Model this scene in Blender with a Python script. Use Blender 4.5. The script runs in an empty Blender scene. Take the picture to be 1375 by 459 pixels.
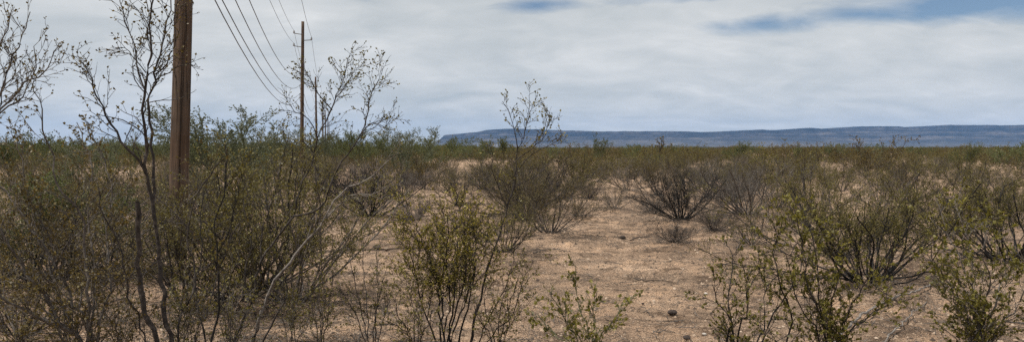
import bpy, math, random
import numpy as np
from mathutils import Vector

R = math.radians
sc = bpy.context.scene
col = sc.collection

# ------------------------------------------------------------------ camera
HFOV = 70.0
F = 687.5 / math.tan(R(HFOV / 2))          # focal length in photograph pixels
EYE = 1.62
PITCH = math.atan(31.0 / F)                # horizon sits 31 px above the centre row
cam = bpy.data.cameras.new('camera')
cam.sensor_width = 36.0
cam.lens = 18.0 / math.tan(R(HFOV / 2))
cam.clip_start = 0.05
cam.clip_end = 60000
camo = bpy.data.objects.new('camera', cam)
camo.location = (0, 0, EYE)
camo.rotation_euler = (math.pi / 2 - PITCH, 0, 0)
col.objects.link(camo)
sc.camera = camo

# ------------------------------------------------------------------ sky
SUN_EL, SUN_AZ = 62.0, 248.0    # azimuth clockwise from +Y (camera looks along +Y): left, a little behind
world = bpy.data.worlds.new('World')
sc.world = world
world.use_nodes = True
nt = world.node_tree
nt.nodes.clear()
N = lambda t: nt.nodes.new(t)
L = nt.links.new
out = N('ShaderNodeOutputWorld')
sky = N('ShaderNodeTexSky')
sky.sky_type = 'NISHITA'
sky.sun_disc = False
sky.sun_elevation = R(SUN_EL)
sky.sun_rotation = R(SUN_AZ)
sky.altitude = 500
sky.air_density = 1.0
sky.dust_density = 0.3
sky.ozone_density = 2.5
bg1 = N('ShaderNodeBackground'); bg1.inputs[1].default_value = 0.072
L(sky.outputs[0], bg1.inputs[0])
tc = N('ShaderNodeTexCoord')
sep = N('ShaderNodeSeparateXYZ'); L(tc.outputs['Generated'], sep.inputs[0])


def wm(op, a, b=None, c=None, clamp=False):
    n = N('ShaderNodeMath'); n.operation = op; n.use_clamp = clamp
    for i, v in enumerate((a, b, c)):
        if v is None: continue
        if isinstance(v, (int, float)): n.inputs[i].default_value = v
        else: L(v, n.inputs[i])
    return n.outputs[0]


zz = wm('MAXIMUM', sep.outputs[2], 0.0)
den = wm('ADD', zz, 0.26)
cu = wm('DIVIDE', sep.outputs[0], den)
cv = wm('DIVIDE', sep.outputs[1], den)
cmb = N('ShaderNodeCombineXYZ'); L(cu, cmb.inputs[0]); L(cv, cmb.inputs[1]); cmb.inputs[2].default_value = 3.1


def wnoise(scale, detail, rough, off, stretch=(1, 1, 1), dist=0.0):
    m = N('ShaderNodeMapping'); L(cmb.outputs[0], m.inputs[0])
    m.inputs['Location'].default_value = off; m.inputs['Scale'].default_value = stretch
    n = N('ShaderNodeTexNoise'); L(m.outputs[0], n.inputs['Vector'])
    n.inputs['Scale'].default_value = scale; n.inputs['Detail'].default_value = detail
    n.inputs['Roughness'].default_value = rough; n.inputs['Distortion'].default_value = dist
    return n.outputs[0]


def wramp(f, stops):
    r = N('ShaderNodeValToRGB'); L(f, r.inputs[0])
    e = r.color_ramp.elements
    while len(e) < len(stops): e.new(0.5)
    for i, (p, c) in enumerate(stops):
        e[i].position = p; e[i].color = (*c, 1) if len(c) == 3 else c
    return r.outputs[0]


n_big = wnoise(0.9, 8, 0.55, (5.3, 1.7, 0), (1, 1.1, 1), 0.3)
n_str = wnoise(2.6, 8, 0.48, (1.3, 8.2, 0), (0.8, 1.1, 1), 0.9)
n_fine = wnoise(9.0, 7, 0.55, (9.1, 2.2, 0), (0.75, 1.0, 1), 0.6)
# the gaps of blue that open overhead and to the upper right: cloud thins out with height
az = wm('ARCTAN2', sep.outputs[0], sep.outputs[1])
el = wm('ARCSINE', zz)


def gap(a0, e0, sa, se, amp):
    da = wm('DIVIDE', wm('SUBTRACT', az, R(a0)), R(sa))
    de = wm('DIVIDE', wm('SUBTRACT', el, R(e0)), R(se))
    q = wm('ADD', wm('MULTIPLY', da, da), wm('MULTIPLY', de, de))
    return wm('MULTIPLY', wm('POWER', 2.718, wm('MULTIPLY', q, -1.0)), amp)


gaps = wm('ADD', gap(32, 9.3, 8.5, 1.1, 0.46), gap(17.5, 8.9, 5.0, 0.8, 0.34))
gaps = wm('ADD', gaps, gap(2.0, 10.9, 2.8, 0.5, 0.32))
gaps = wm('ADD', gaps, gap(-18, 10.2, 2.2, 0.7, 0.16))
gaps = wm('ADD', gaps, gap(13, 11.2, 5.0, 0.5, 0.28))
base = wm('ADD', wm('MULTIPLY', n_big, 0.55), wm('ADD', wm('MULTIPLY', n_str, 0.65), wm('MULTIPLY', n_fine, 0.24)))
hi = wm('MULTIPLY', wm('SUBTRACT', el, R(14)), 0.35, None)
hi = wm('MINIMUM', wm('MAXIMUM', hi, 0.0), 0.14)
cover = wm('SUBTRACT', base, wm('ADD', gaps, hi))
mask = wramp(cover, [(0.30, (0, 0, 0)), (0.42, (0.42, 0.42, 0.42)), (0.60, (1, 1, 1))])
tone_f = wm('ADD', wm('MULTIPLY', n_big, 0.35), wm('ADD', wm('MULTIPLY', n_str, 0.47), wm('MULTIPLY', n_fine, 0.18)))
tone = wramp(tone_f, [(0.33, (0.440, 0.474, 0.488)), (0.46, (0.535, 0.560, 0.565)), (0.57, (0.64, 0.652, 0.648)), (0.68, (0.78, 0.78, 0.765))])
bg2 = N('ShaderNodeBackground'); bg2.inputs[1].default_value = 1.0
L(tone, bg2.inputs[0])
mixs = N('ShaderNodeMixShader')
L(mask, mixs.inputs[0]); L(bg1.outputs[0], mixs.inputs[1]); L(bg2.outputs[0], mixs.inputs[2])
L(mixs.outputs[0], out.inputs[0])

# ------------------------------------------------------------------ sun and exposure
sun = bpy.data.lights.new('sun', 'SUN')
sun.energy = 4.4
sun.angle = R(0.8)
sun.color = (1.0, 0.955, 0.88)
suno = bpy.data.objects.new('sun', sun)
sd = Vector((math.sin(R(SUN_AZ)) * math.cos(R(SUN_EL)), math.cos(R(SUN_AZ)) * math.cos(R(SUN_EL)), math.sin(R(SUN_EL))))
suno.rotation_euler = sd.to_track_quat('Z', 'Y').to_euler()
col.objects.link(suno)

vs = sc.view_settings
vs.view_transform = 'Standard'; vs.look = 'None'; vs.exposure = 0.14; vs.gamma = 1.0; vs.use_curve_mapping = False
sc.render.engine = 'CYCLES'
sc.cycles.max_bounces = 6
sc.cycles.diffuse_bounces = 3
sc.cycles.transmission_bounces = 3
sc.cycles.transparent_max_bounces = 4
sc.cycles.volume_bounces = 1
sc.cycles.sample_clamp_indirect = 2.5
sc.cycles.sample_clamp_direct = 6.0
sc.cycles.use_adaptive_sampling = False
sc.cycles.use_denoising = False
try:
    sc.cycles.denoiser = 'OPENIMAGEDENOISE'
    sc.cycles.denoising_input_passes = 'RGB_ALBEDO_NORMAL'
    sc.cycles.denoising_prefilter = 'ACCURATE'
except Exception:
    pass

# ------------------------------------------------------------------ helpers


def hash2(ix, iy, seed):
    h = (ix.astype(np.int64) * 374761393 + iy.astype(np.int64) * 668265263 + seed * 1442695041) & 0xffffffff
    h = ((h ^ (h >> 13)) * 1274126177) & 0xffffffff
    return ((h ^ (h >> 16)) & 0xffffff) / float(0xffffff)


def vnoise(x, y, seed=0):
    x = np.asarray(x, float); y = np.asarray(y, float)
    ix = np.floor(x); iy = np.floor(y)
    fx = x - ix; fy = y - iy
    fx = fx * fx * (3 - 2 * fx); fy = fy * fy * (3 - 2 * fy)
    a = hash2(ix, iy, seed); b = hash2(ix + 1, iy, seed)
    c = hash2(ix, iy + 1, seed); d = hash2(ix + 1, iy + 1, seed)
    return (a * (1 - fx) + b * fx) * (1 - fy) + (c * (1 - fx) + d * fx) * fy


def fbm(x, y, octs, seed=0, gain=0.5):
    s = 0; a = 1.0; t = 0
    for o in range(octs):
        s = s + a * vnoise(np.asarray(x) * 2 ** o + 17.3 * o, np.asarray(y) * 2 ** o - 9.1 * o, seed + o)
        t += a; a *= gain
    return s / t


# bushes placed by hand: photograph pixel of the base (or pixel column and distance), height, look
THICK = [(18, 6.4, 1.05, 'med', 2, 'brownish creosote close behind the limbs at the left edge'), (252, 7.2, 0.98, 'med', 1, 'olive creosote behind the foot of the leggy bush'),
         (318, 7.8, 1.05, 'dense', 3, 'dense creosote behind the wavy blackened stems'), (-30, 8.2, 1.12, 'dense', 2, 'dense creosote cut by the left edge'),
         (62, 8.8, 1.1, 'sparse', 0, 'thin brown creosote in the second row of the left thicket'), (140, 9.3, 1.0, 'sparse', 1, 'brown see-through creosote in the second row of the left thicket'),
         (1120, 10.6, 1.15, 'dense', 3, 'dense olive creosote left of the large dark-based bush')]

MID = [  # px, py of the base, height, kind, variant, name, label
    (914, 303, 1.05, 'dead', 1, 'dead_bush', 'dark grey leafless bush on the right edge of the sandy path'),
    (1002, 296, 1.2, 'dead', 0, 'dead_bush', 'grey twiggy bush right of the dark leafless bush by the path'),
    (1040, 284, 1.2, 'med', 2, 'creosote_bush', 'olive creosote bush behind the grey twiggy bush right of the path'),
    (958, 272, 1.25, 'med', 0, 'creosote_bush', 'olive creosote bush behind the dark leafless bush by the path'),
    (764, 262, 1.28, 'dense', 1, 'creosote_bush', 'rounded olive creosote bush on the left side of the path bend'),
    (738, 318, 1.08, 'med', 2, 'creosote_bush', 'brownish creosote bush on the left edge of the path, twigs trailing on the sand'),
    (704, 304, 1.2, 'med', 1, 'creosote_bush', 'olive creosote bush just behind the thin tall stem'),
    (722, 282, 1.0, 'dead', 2, 'dead_bush', 'grey dry bush between two olive ones left of the path'),
    (843, 262, 1.1, 'sparse', 2, 'creosote_bush', 'small upright creosote bush right where the path narrows'),
    (868, 246, 1.1, 'med', 3, 'creosote_bush', 'olive creosote bush just behind the small upright one by the path'),
    (497, 296, 1.2, 'dead', 1, 'dead_bush', 'dark leafless bush on the sand behind the pale leaning stem'),
    (540, 268, 0.9, 'dead', 0, 'dead_bush', 'grey dry bush behind the dark leafless bush left of centre'),
    (1168, 378, 1.12, 'tangle', 0, 'creosote_bush', 'large olive creosote with dark tangled base at right'),
    (1262, 322, 1.1, 'med', 0, 'creosote_bush', 'olive creosote bush behind the right corner bush'),
    (1352, 352, 1.2, 'tangle', 1, 'creosote_bush', 'large olive creosote with dark base at the right edge'),
    (1100, 300, 1.15, 'dense', 0, 'creosote_bush', 'dense olive creosote left behind the large dark-based bush'),
    (1225, 276, 1.2, 'med', 1, 'creosote_bush', 'olive creosote bush behind the large dark-based bush'),
    (1306, 272, 1.3, 'dense', 1, 'creosote_bush', 'tall rounded olive creosote in the right middle distance'),
    (1180, 282, 0.95, 'sparse', 0, 'creosote_bush', 'thin brown creosote above the large dark-based bush'),
    (1332, 296, 1.0, 'sparse', 1, 'creosote_bush', 'thin brown creosote behind the right edge bush'),
    (262, 322, 1.15, 'dead', 2, 'dead_bush', 'grey dead bush low behind the leggy bush, right of the pole foot'),
    (300, 300, 1.1, 'med', 1, 'creosote_bush', 'olive creosote right of the near pole foot'),
    (232, 300, 1.1, 'med', 2, 'creosote_bush', 'brownish creosote hiding the near pole foot'),
    (172, 318, 1.05, 'dense', 3, 'creosote_bush', 'dense creosote left of the near pole, behind the leggy bush'),
    (40, 345, 1.1, 'med', 0, 'creosote_bush', 'brownish creosote behind the sprawling bush at the left edge'),
    (180, 372, 0.9, 'sparse', 0, 'creosote_bush', 'low thin creosote among the left foreground stems'),
    (430, 262, 1.25, 'med', 3, 'creosote_bush', 'olive creosote behind the thicket left of centre'),
    (372, 285, 1.25, 'dense', 2, 'creosote_bush', 'dense olive creosote behind the leaning stems'),
    (600, 262, 1.0, 'sparse', 2, 'creosote_bush', 'thin brown creosote behind the yellow-topped bush'),
    (650, 258, 0.95, 'dead', 1, 'dead_bush', 'grey dry bush right behind the yellow-topped bush'),
    (826, 286, 0.55, 'sparse', 0, 'creosote_bush', 'low brown creosote leaning into the path from its right side'),
    (790, 272, 0.60, 'dead', 2, 'dead_bush', 'small dark dry bush at the left rim of the path bend'),
    (876, 292, 0.50, 'dead', 0, 'dead_bush', 'low grey dry bush left of the dark leafless bush by the path'),
    (812, 243, 0.85, 'med', 1, 'creosote_bush', 'olive creosote closing the far end of the path'),
    (960, 316, 0.50, 'dead', 2, 'dead_bush', 'low dark dry bush in front of the grey twiggy bush'),
    (1052, 312, 0.60, 'sparse', 1, 'creosote_bush', 'low brown creosote on the litter right of the grey twiggy bush'),
    (1010, 330, 0.55, 'sparse', 0, 'creosote_bush', 'low brown creosote by the short bleached stick right of the path'),
    (905, 328, 0.42, 'dead', 2, 'dead_bush', 'small dry dark bush on the sand before the dark leafless bush'),
    (680, 338, 0.75, 'med', 3, 'creosote_bush', 'olive creosote at the right shoulder of the yellow-topped bush'),
    (776, 296, 0.55, 'sparse', 2, 'creosote_bush', 'low brown creosote on the left rim of the path'),
    (925, 262, 1.0, 'sparse', 0, 'creosote_bush', 'brown creosote rising right behind the dark leafless bush'),
    (1130, 262, 1.0, 'med', 0, 'creosote_bush', 'olive creosote before the bare soil patch at right'),
    (884, 268, 1.05, 'med', 2, 'creosote_bush', 'brownish creosote between the small upright one and the dark leafless bush'),
    (560, 300, 0.45, 'dead', 0, 'dead_bush', 'low grey dry bush left behind the yellow-topped bush'),
    (455, 300, 0.5, 'sparse', 2, 'creosote_bush', 'low brown creosote left of the dark leafless bush'),
]

_m = [((px - 687.5) / F * EYE * F / (py - 198.5), EYE * F / (py - 198.5), 0.55 * h) for px, py, h, *_ in MID if py > 240]
_m += [((px - 687.5) / F * d, d, 0.6 * h) for px, d, h, *_ in THICK]
MOUNDS = [(x, y, 0.35 + r, 0.05 + 0.07 * r) for x, y, r in _m]


def gz(x, y):
    """height of the desert floor (metres)"""
    x = np.asarray(x, float); y = np.asarray(y, float)
    r = np.sqrt(x * x + y * y)
    fade = np.exp(-(r / 70.0) ** 2)
    big = (fbm(x / 9.0 + 3.3, y / 9.0, 3, 5) - 0.5) * 0.30
    mid = (fbm(x / 1.3, y / 1.3, 3, 21) - 0.5) * 0.09
    m = np.zeros_like(big)
    for a, b, w, h in MOUNDS:
        q = ((x - a) ** 2 + (y - b) ** 2) / (w * w)
        m = np.maximum(m, h * np.exp(-np.minimum(q, 30.0)))
    return (big + mid) * fade + m


def gz1(x, y):
    return float(gz(np.array([x]), np.array([y]))[0])


sp_, cp_ = math.sin(PITCH), math.cos(PITCH)


def P(px, py, depth):
    """point at forward distance `depth` seen at photograph pixel (px,py)"""
    u = (px - 687.5) / F; v = -(py - 229.5) / F
    dx, dy, dz = u, cp_ + v * sp_, -sp_ + v * cp_
    t = depth / dy
    return (dx * t, depth, EYE + dz * t)


def G(px, py):
    """point of the flat floor seen at a pixel below the horizon"""
    u = (px - 687.5) / F; v = -(py - 229.5) / F
    dx, dy, dz = u, cp_ + v * sp_, -sp_ + v * cp_
    t = EYE / -dz
    x, y = dx * t, dy * t
    return (x, y, gz1(x, y))


def mesh_from(name, verts, faces, mats=(), smooth=False, nper=None):
    me = bpy.data.meshes.new(name)
    verts = np.asarray(verts, np.float32); faces = np.asarray(faces, np.int32)
    k = faces.shape[1]
    me.vertices.add(len(verts)); me.vertices.foreach_set('co', verts.ravel())
    me.loops.add(faces.size); me.loops.foreach_set('vertex_index', faces.ravel())
    me.polygons.add(len(faces))
    me.polygons.foreach_set('loop_start', np.arange(0, faces.size, k, dtype=np.int32))
    me.polygons.foreach_set('loop_total', np.full(len(faces), k, np.int32))
    if smooth: me.polygons.foreach_set('use_smooth', np.ones(len(faces), bool))
    me.update(calc_edges=True); me.validate()
    for m in mats: me.materials.append(m)
    return me


def link(name, me, parent=None, loc=None):
    o = bpy.data.objects.new(name, me)
    col.objects.link(o)
    if parent: o.parent = parent
    if loc: o.location = loc
    return o


def tag(o, label=None, cat=None, group=None, kind=None):
    if label: o['label'] = label
    if cat: o['category'] = cat
    if group: o['group'] = group
    if kind: o['kind'] = kind
    return o


# ------------------------------------------------------------------ materials


class Mat:
    def __init__(self, name):
        self.m = bpy.data.materials.new(name); self.m.use_nodes = True
        self.t = self.m.node_tree
        self.b = self.t.nodes['Principled BSDF']
        self.o = self.t.nodes['Material Output']

    def n(self, t, **kw):
        x = self.t.nodes.new(t)
        for k, v in kw.items(): x.inputs[k].default_value = v
        return x

    def l(self, a, b): self.t.links.new(a, b)

    def noise(self, vec, scale, detail=5, rough=0.55, dist=0.0):
        x = self.n('ShaderNodeTexNoise', Scale=scale, Detail=detail, Roughness=rough, Distortion=dist)
        if vec is not None: self.l(vec, x.inputs['Vector'])
        return x.outputs[0]

    def ramp(self, f, stops):
        r = self.t.nodes.new('ShaderNodeValToRGB'); self.l(f, r.inputs[0])
        e = r.color_ramp.elements
        while len(e) < len(stops): e.new(0.5)
        for i, (p, c) in enumerate(stops):
            e[i].position = p; e[i].color = (*c, 1) if len(c) == 3 else c
        return r.outputs[0]

    def mix(self, f, a, b, mode='MIX'):
        x = self.t.nodes.new('ShaderNodeMix'); x.data_type = 'RGBA'; x.blend_type = mode
        for s, v in ((x.inputs[0], f), (x.inputs[6], a), (x.inputs[7], b)):
            if isinstance(v, (int, float)): s.default_value = v
            elif isinstance(v, tuple): s.default_value = (*v, 1)
            else: self.l(v, s)
        return x.outputs[2]

    def math(self, op, a, b=None, clamp=False):
        x = self.t.nodes.new('ShaderNodeMath'); x.operation = op; x.use_clamp = clamp
        for i, v in enumerate((a, b)):
            if v is None: continue
            if isinstance(v, (int, float)): x.inputs[i].default_value = v
            else: self.l(v, x.inputs[i])
        return x.outputs[0]

    def bump(self, h, strength, dist, prev=None):
        x = self.n('ShaderNodeBump', Strength=strength, Distance=dist); self.l(h, x.inputs['Height'])
        if prev is not None: self.l(prev, x.inputs['Normal'])
        self.l(x.outputs[0], self.b.inputs['Normal'])
        return x.outputs[0]

    def color(self, c): self.l(c, self.b.inputs['Base Color'])

    def rough(self, r, spec=0.3):
        self.b.inputs['Roughness'].default_value = r
        self.b.inputs['Specular IOR Level'].default_value = spec


def mat_ground():
    M = Mat('desert_floor')
    g = M.t.nodes.new('ShaderNodeNewGeometry').outputs['Position']
    big = M.noise(g, 0.55, 7, 0.65, 0.5)
    med = M.noise(g, 2.6, 8, 0.65, 0.4)
    fine = M.noise(g, 38, 6, 0.75)
    grit = M.noise(g, 70, 4, 0.8)
    c = M.ramp(big, [(0.32, (0.325, 0.224, 0.156)), (0.52, (0.445, 0.312, 0.218)), (0.68, (0.55, 0.398, 0.288))])
    c2 = M.ramp(med, [(0.36, (0.40, 0.385, 0.37)), (0.50, (1, 1, 1)), (0.64, (1.28, 1.22, 1.14))])  # soil mottling; its dark parts also paint in shadow patches
    c = M.mix(1.0, c, c2, 'MULTIPLY')
    c3 = M.ramp(fine, [(0.34, (0.36, 0.33, 0.31)), (0.48, (1, 1, 1)), (0.66, (1.3, 1.27, 1.22))])
    c = M.mix(0.9, c, c3, 'MULTIPLY')
    c4 = M.ramp(grit, [(0.40, (0.28, 0.26, 0.245)), (0.49, (1.0, 1.0, 1.0)), (0.62, (1.45, 1.42, 1.38))])
    c = M.mix(0.95, c, c4, 'MULTIPLY')
    v = M.n('ShaderNodeTexVoronoi', Scale=26.0); M.l(g, v.inputs['Vector'])
    peb = M.ramp(v.outputs['Distance'], [(0.16, (1, 1, 1)), (0.24, (0, 0, 0))])
    pc = M.ramp(M.noise(v.outputs['Color'], 3, 1), [(0.35, (0.12, 0.085, 0.065)), (0.5, (0.33, 0.25, 0.18)), (0.66, (0.50, 0.42, 0.34))])
    sel = M.ramp(v.outputs['Color'], [(0.50, (0, 0, 0)), (0.56, (1, 1, 1))])
    c = M.mix(M.mix(1.0, peb, sel, 'MULTIPLY'), c, pc)
    # leaf and twig litter: grey-brown drifts
    lit = M.ramp(M.noise(g, 0.9, 6, 0.65), [(0.44, (0, 0, 0)), (0.58, (1, 1, 1))])
    lf = M.ramp(M.noise(g, 60, 4, 0.8), [(0.42, (0, 0, 0)), (0.60, (1, 1, 1))])
    c = M.mix(M.math('MULTIPLY', M.mix(1.0, lit, lf, 'MULTIPLY'), 0.9), c, (0.075, 0.058, 0.046))
    # far off, the scrub closes over the soil
    ln = M.t.nodes.new('ShaderNodeVectorMath'); ln.operation = 'LENGTH'; M.l(g, ln.inputs[0])
    far = M.t.nodes.new('ShaderNodeMapRange'); M.l(ln.outputs['Value'], far.inputs[0])
    far.inputs[1].default_value = 250; far.inputs[2].default_value = 900
    fv = M.ramp(M.noise(g, 0.02, 8, 0.7), [(0.35, (0.10, 0.085, 0.042)), (0.62, (0.15, 0.122, 0.065)), (0.75, (0.24, 0.19, 0.14))])
    c = M.mix(far.outputs[0], c, fv)
    M.color(c); M.rough(0.95, 0.1)
    b = M.bump(fine, 0.8, 0.04)
    b = M.bump(grit, 0.9, 0.022, b)
    M.bump(peb, 0.5, 0.012, b)
    return M.m


def mat_bark(name, stops, rough=0.85, scale=28):
    M = Mat(name)
    tcn = M.t.nodes.new('ShaderNodeTexCoord').outputs['Object']
    a = M.noise(tcn, scale, 5, 0.7)
    M.color(M.ramp(a, stops)); M.rough(rough, 0.2)
    M.bump(M.noise(tcn, scale * 4, 3, 0.7), 0.5, 0.004)
    return M.m


def mat_leaf(name, stops, trans, twist=0.35, rough=0.5):
    M = Mat(name)
    geo = M.t.nodes.new('ShaderNodeNewGeometry')
    oi = M.t.nodes.new('ShaderNodeObjectInfo')
    tcn = M.t.nodes.new('ShaderNodeTexCoord').outputs['Object']
    cl = M.noise(tcn, 4.0, 3, 0.6)
    f = M.math('ADD', M.math('MULTIPLY', geo.outputs['Random Per Island'], 0.5), M.math('MULTIPLY', cl, 0.5))
    f = M.math('ADD', f, M.math('MULTIPLY', M.math('SUBTRACT', oi.outputs['Random'], 0.5), 0.22))
    c = M.ramp(f, stops)
    M.color(c); M.rough(rough, 0.35)
    tr = M.t.nodes.new('ShaderNodeBsdfTranslucent')
    M.l(M.mix(1.0, c, trans, 'MULTIPLY'), tr.inputs[0])
    mx = M.t.nodes.new('ShaderNodeMixShader'); mx.inputs[0].default_value = twist
    M.l(M.b.outputs[0], mx.inputs[1]); M.l(tr.outputs[0], mx.inputs[2])
    M.l(mx.outputs[0], M.o.inputs[0])
    return M.m


MB = {
    'dark': mat_bark('bark_dark', [(0.30, (0.017, 0.014, 0.013)), (0.52, (0.050, 0.041, 0.036)), (0.72, (0.13, 0.11, 0.097))]),
    'grey': mat_bark('bark_grey', [(0.30, (0.045, 0.037, 0.032)), (0.50, (0.115, 0.098, 0.085)), (0.72, (0.23, 0.205, 0.18))]),
    'pale': mat_bark('bark_pale', [(0.32, (0.06, 0.05, 0.042)), (0.48, (0.17, 0.148, 0.13)), (0.70, (0.31, 0.28, 0.25))]),
    'char': mat_bark('bark_blackened', [(0.30, (0.012, 0.011, 0.010)), (0.55, (0.026, 0.023, 0.021)), (0.75, (0.055, 0.048, 0.043))]),
    'green': mat_bark('bark_green', [(0.30, (0.045, 0.05, 0.028)), (0.52, (0.085, 0.095, 0.05)), (0.75, (0.14, 0.145, 0.085))]),
}
ML = {
    'olive': mat_leaf('creosote_leaf_olive', [(0.22, (0.072, 0.056, 0.020)), (0.45, (0.136, 0.114, 0.031)), (0.66, (0.198, 0.170, 0.047)), (0.86, (0.32, 0.275, 0.115))], (1.1, 1.05, 0.6)),
    'yellow': mat_leaf('creosote_leaf_yellow', [(0.20, (0.10, 0.077, 0.024)), (0.42, (0.205, 0.168, 0.040)), (0.64, (0.30, 0.252, 0.060)), (0.86, (0.46, 0.40, 0.15))], (1.2, 1.12, 0.5), 0.45),
    'bright': mat_leaf('creosote_leaf_bright', [(0.20, (0.070, 0.062, 0.018)), (0.42, (0.140, 0.122, 0.030)), (0.64, (0.225, 0.198, 0.050)), (0.86, (0.38, 0.335, 0.12))], (1.15, 1.12, 0.5), 0.45),
    'brown': mat_leaf('creosote_leaf_dry', [(0.22, (0.068, 0.052, 0.021)), (0.45, (0.132, 0.098, 0.033)), (0.66, (0.190, 0.145, 0.048)), (0.86, (0.29, 0.25, 0.13))], (1.1, 1.0, 0.65)),
    'green': mat_leaf('desert_tree_leaf', [(0.22, (0.060, 0.064, 0.026)), (0.45, (0.104, 0.112, 0.042)), (0.66, (0.150, 0.158, 0.062)), (0.86, (0.22, 0.225, 0.11))], (1.0, 1.12, 0.6)),
    'sage': mat_leaf('sage_leaf', [(0.22, (0.080, 0.085, 0.055)), (0.45, (0.135, 0.142, 0.090)), (0.66, (0.19, 0.195, 0.125)), (0.86, (0.27, 0.27, 0.19))], (1.0, 1.08, 0.7)),
    'grey': mat_leaf('dry_leaf_grey', [(0.22, (0.065, 0.052, 0.040)), (0.5, (0.12, 0.098, 0.075)), (0.86, (0.25, 0.215, 0.17))], (1, 1, 0.8), 0.2),
}

# ------------------------------------------------------------------ ground


def spaced(fine_lo, fine_hi, step, lo, hi, grow):
    a = list(np.arange(fine_lo, fine_hi + 1e-6, step))
    s = step
    while a[-1] < hi: s *= grow; a.append(a[-1] + s)
    a[-1] = hi
    s = step
    while a[0] > lo: s *= grow; a.insert(0, a[0] - s)
    a[0] = lo
    return np.array(a)


xs = spaced(-7, 8, 0.11, -12500, 12500, 1.075)
ys = spaced(3, 16, 0.09, -9000, 12500, 1.065)
GX, GY = np.meshgrid(xs, ys)
GZ = gz(GX, GY)
rr = np.hypot(GX, GY)
GZ += (fbm(GX / 0.16, GY / 0.16, 3, 77) - 0.5) * 0.05 * np.exp(-(rr / 22.0) ** 2)
nx, ny = len(xs), len(ys)
idx = np.arange(nx * ny).reshape(ny, nx)
fq = np.stack([idx[:-1, :-1], idx[:-1, 1:], idx[1:, 1:], idx[1:, :-1]], -1).reshape(-1, 4)
ground = link('ground', mesh_from('ground', np.stack([GX, GY, GZ], -1).reshape(-1, 3), fq, [mat_ground()], True))
tag(ground, kind='structure')

# ------------------------------------------------------------------ mesa on the skyline
MD = 9000.0
prof_px = [(578, 199), (590, 190), (597, 181), (612, 179.5), (640, 177.5), (655, 174.5), (690, 173), (720, 174), (760, 176), (850, 176.5), (900, 176.5),
           (955, 176.8), (1000, 176.0), (1050, 175.0), (1062, 172.6), (1075, 171.6), (1088, 173), (1110, 172.8), (1140, 171), (1170, 169.6),
           (1250, 169.0), (1310, 168.0), (1375, 167.6), (1500, 167), (1700, 170), (1900, 172)]
HX = np.array([(p - 687.5) / F * MD for p, _ in prof_px])
HZ = np.array([(198.6 - q) / F * MD for _, q in prof_px])
mx_ = np.arange(-1500, 9600, 17.0)
t = np.linspace(0, 1, 120)
my_ = np.concatenate([6800 + 2700 * t, 9500 + np.array([60, 200, 500, 900, 1400])])
X, Y = np.meshgrid(mx_, my_)
H = np.interp(X, HX, HZ)
H = H + (fbm(X / 260, X * 0 + 3, 4, 41) - 0.5) * 8 * np.clip(H / 150, 0, 1)
step = np.floor(fbm(X / 420, X * 0 + 8, 2, 44) * 12) / 12.0
H = H + (step - 0.5) * 26 * np.clip(H / 150, 0, 1)
gul = np.abs(fbm(X / 520, Y / 1500, 4, 51) - 0.5) * 2
gul2 = np.abs(fbm(X / 170, Y / 500, 3, 57) - 0.5) * 2
front = 8250 + (fbm(X / 1500, X * 0, 3, 61) - 0.5) * 900 - gul * 500 - gul2 * 170
s = (Y - 7000) / np.maximum(front - 7000 + 760, 200)
prof = np.interp(s, [0, 0.30, 0.52, 0.60, 0.63, 0.86, 0.885, 0.925, 0.945, 1.0, 1.6], [0, 0.035, 0.20, 0.38, 0.43, 0.68, 0.78, 0.80, 0.965, 1.0, 1.0])
Z = H * prof + (fbm(X / 110, Y / 160, 4, 71, .6) - 0.5) * 46 * np.clip(prof * 3, 0, 1) * (1 - np.clip((prof - 0.93) / 0.05, 0, 1)) - 1.0
Z = np.where(H < 3, -3, Z)
Z[-1, :] = -4
nxm, nym = len(mx_), len(my_)
idx = np.arange(nxm * nym).reshape(nym, nxm)
fq = np.stack([idx[:-1, :-1], idx[:-1, 1:], idx[1:, 1:], idx[1:, :-1]], -1).reshape(-1, 4)


def mat_mesa():
    M = Mat('mesa_rock_shaded')
    geo = M.t.nodes.new('ShaderNodeNewGeometry')
    g = geo.outputs['Position']
    mp = M.t.nodes.new('ShaderNodeMapping'); M.l(g, mp.inputs[0]); mp.inputs['Scale'].default_value = (0.0008, 0.0008, 0.03)
    bands = M.noise(mp.outputs[0], 1.0, 6, 0.6)
    c = M.ramp(bands, [(0.38, (0.009, 0.008, 0.007)), (0.5, (0.030, 0.025, 0.022)), (0.62, (0.085, 0.07, 0.06))])  # banded rock, its colours darkened to stand for cloud shadow
    relief_shade = M.ramp(M.noise(g, 0.006, 7, 0.7), [(0.40, (0.35, 0.35, 0.35)), (0.60, (1.4, 1.4, 1.4))])  # painted light and dark blotches strengthen the weak relief shading
    c = M.mix(0.9, c, relief_shade, 'MULTIPLY')
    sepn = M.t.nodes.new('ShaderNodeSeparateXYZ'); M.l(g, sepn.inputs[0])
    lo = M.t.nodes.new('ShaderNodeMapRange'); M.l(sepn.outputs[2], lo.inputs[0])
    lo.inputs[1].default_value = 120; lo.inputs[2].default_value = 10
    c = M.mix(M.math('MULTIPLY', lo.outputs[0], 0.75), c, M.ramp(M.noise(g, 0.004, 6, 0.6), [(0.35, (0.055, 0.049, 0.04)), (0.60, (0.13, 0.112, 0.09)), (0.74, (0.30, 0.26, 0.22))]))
    M.color(c); M.rough(0.95, 0.05)
    return M.m


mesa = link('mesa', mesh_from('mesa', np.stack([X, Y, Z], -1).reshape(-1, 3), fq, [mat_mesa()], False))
tag(mesa, kind='structure')

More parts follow.
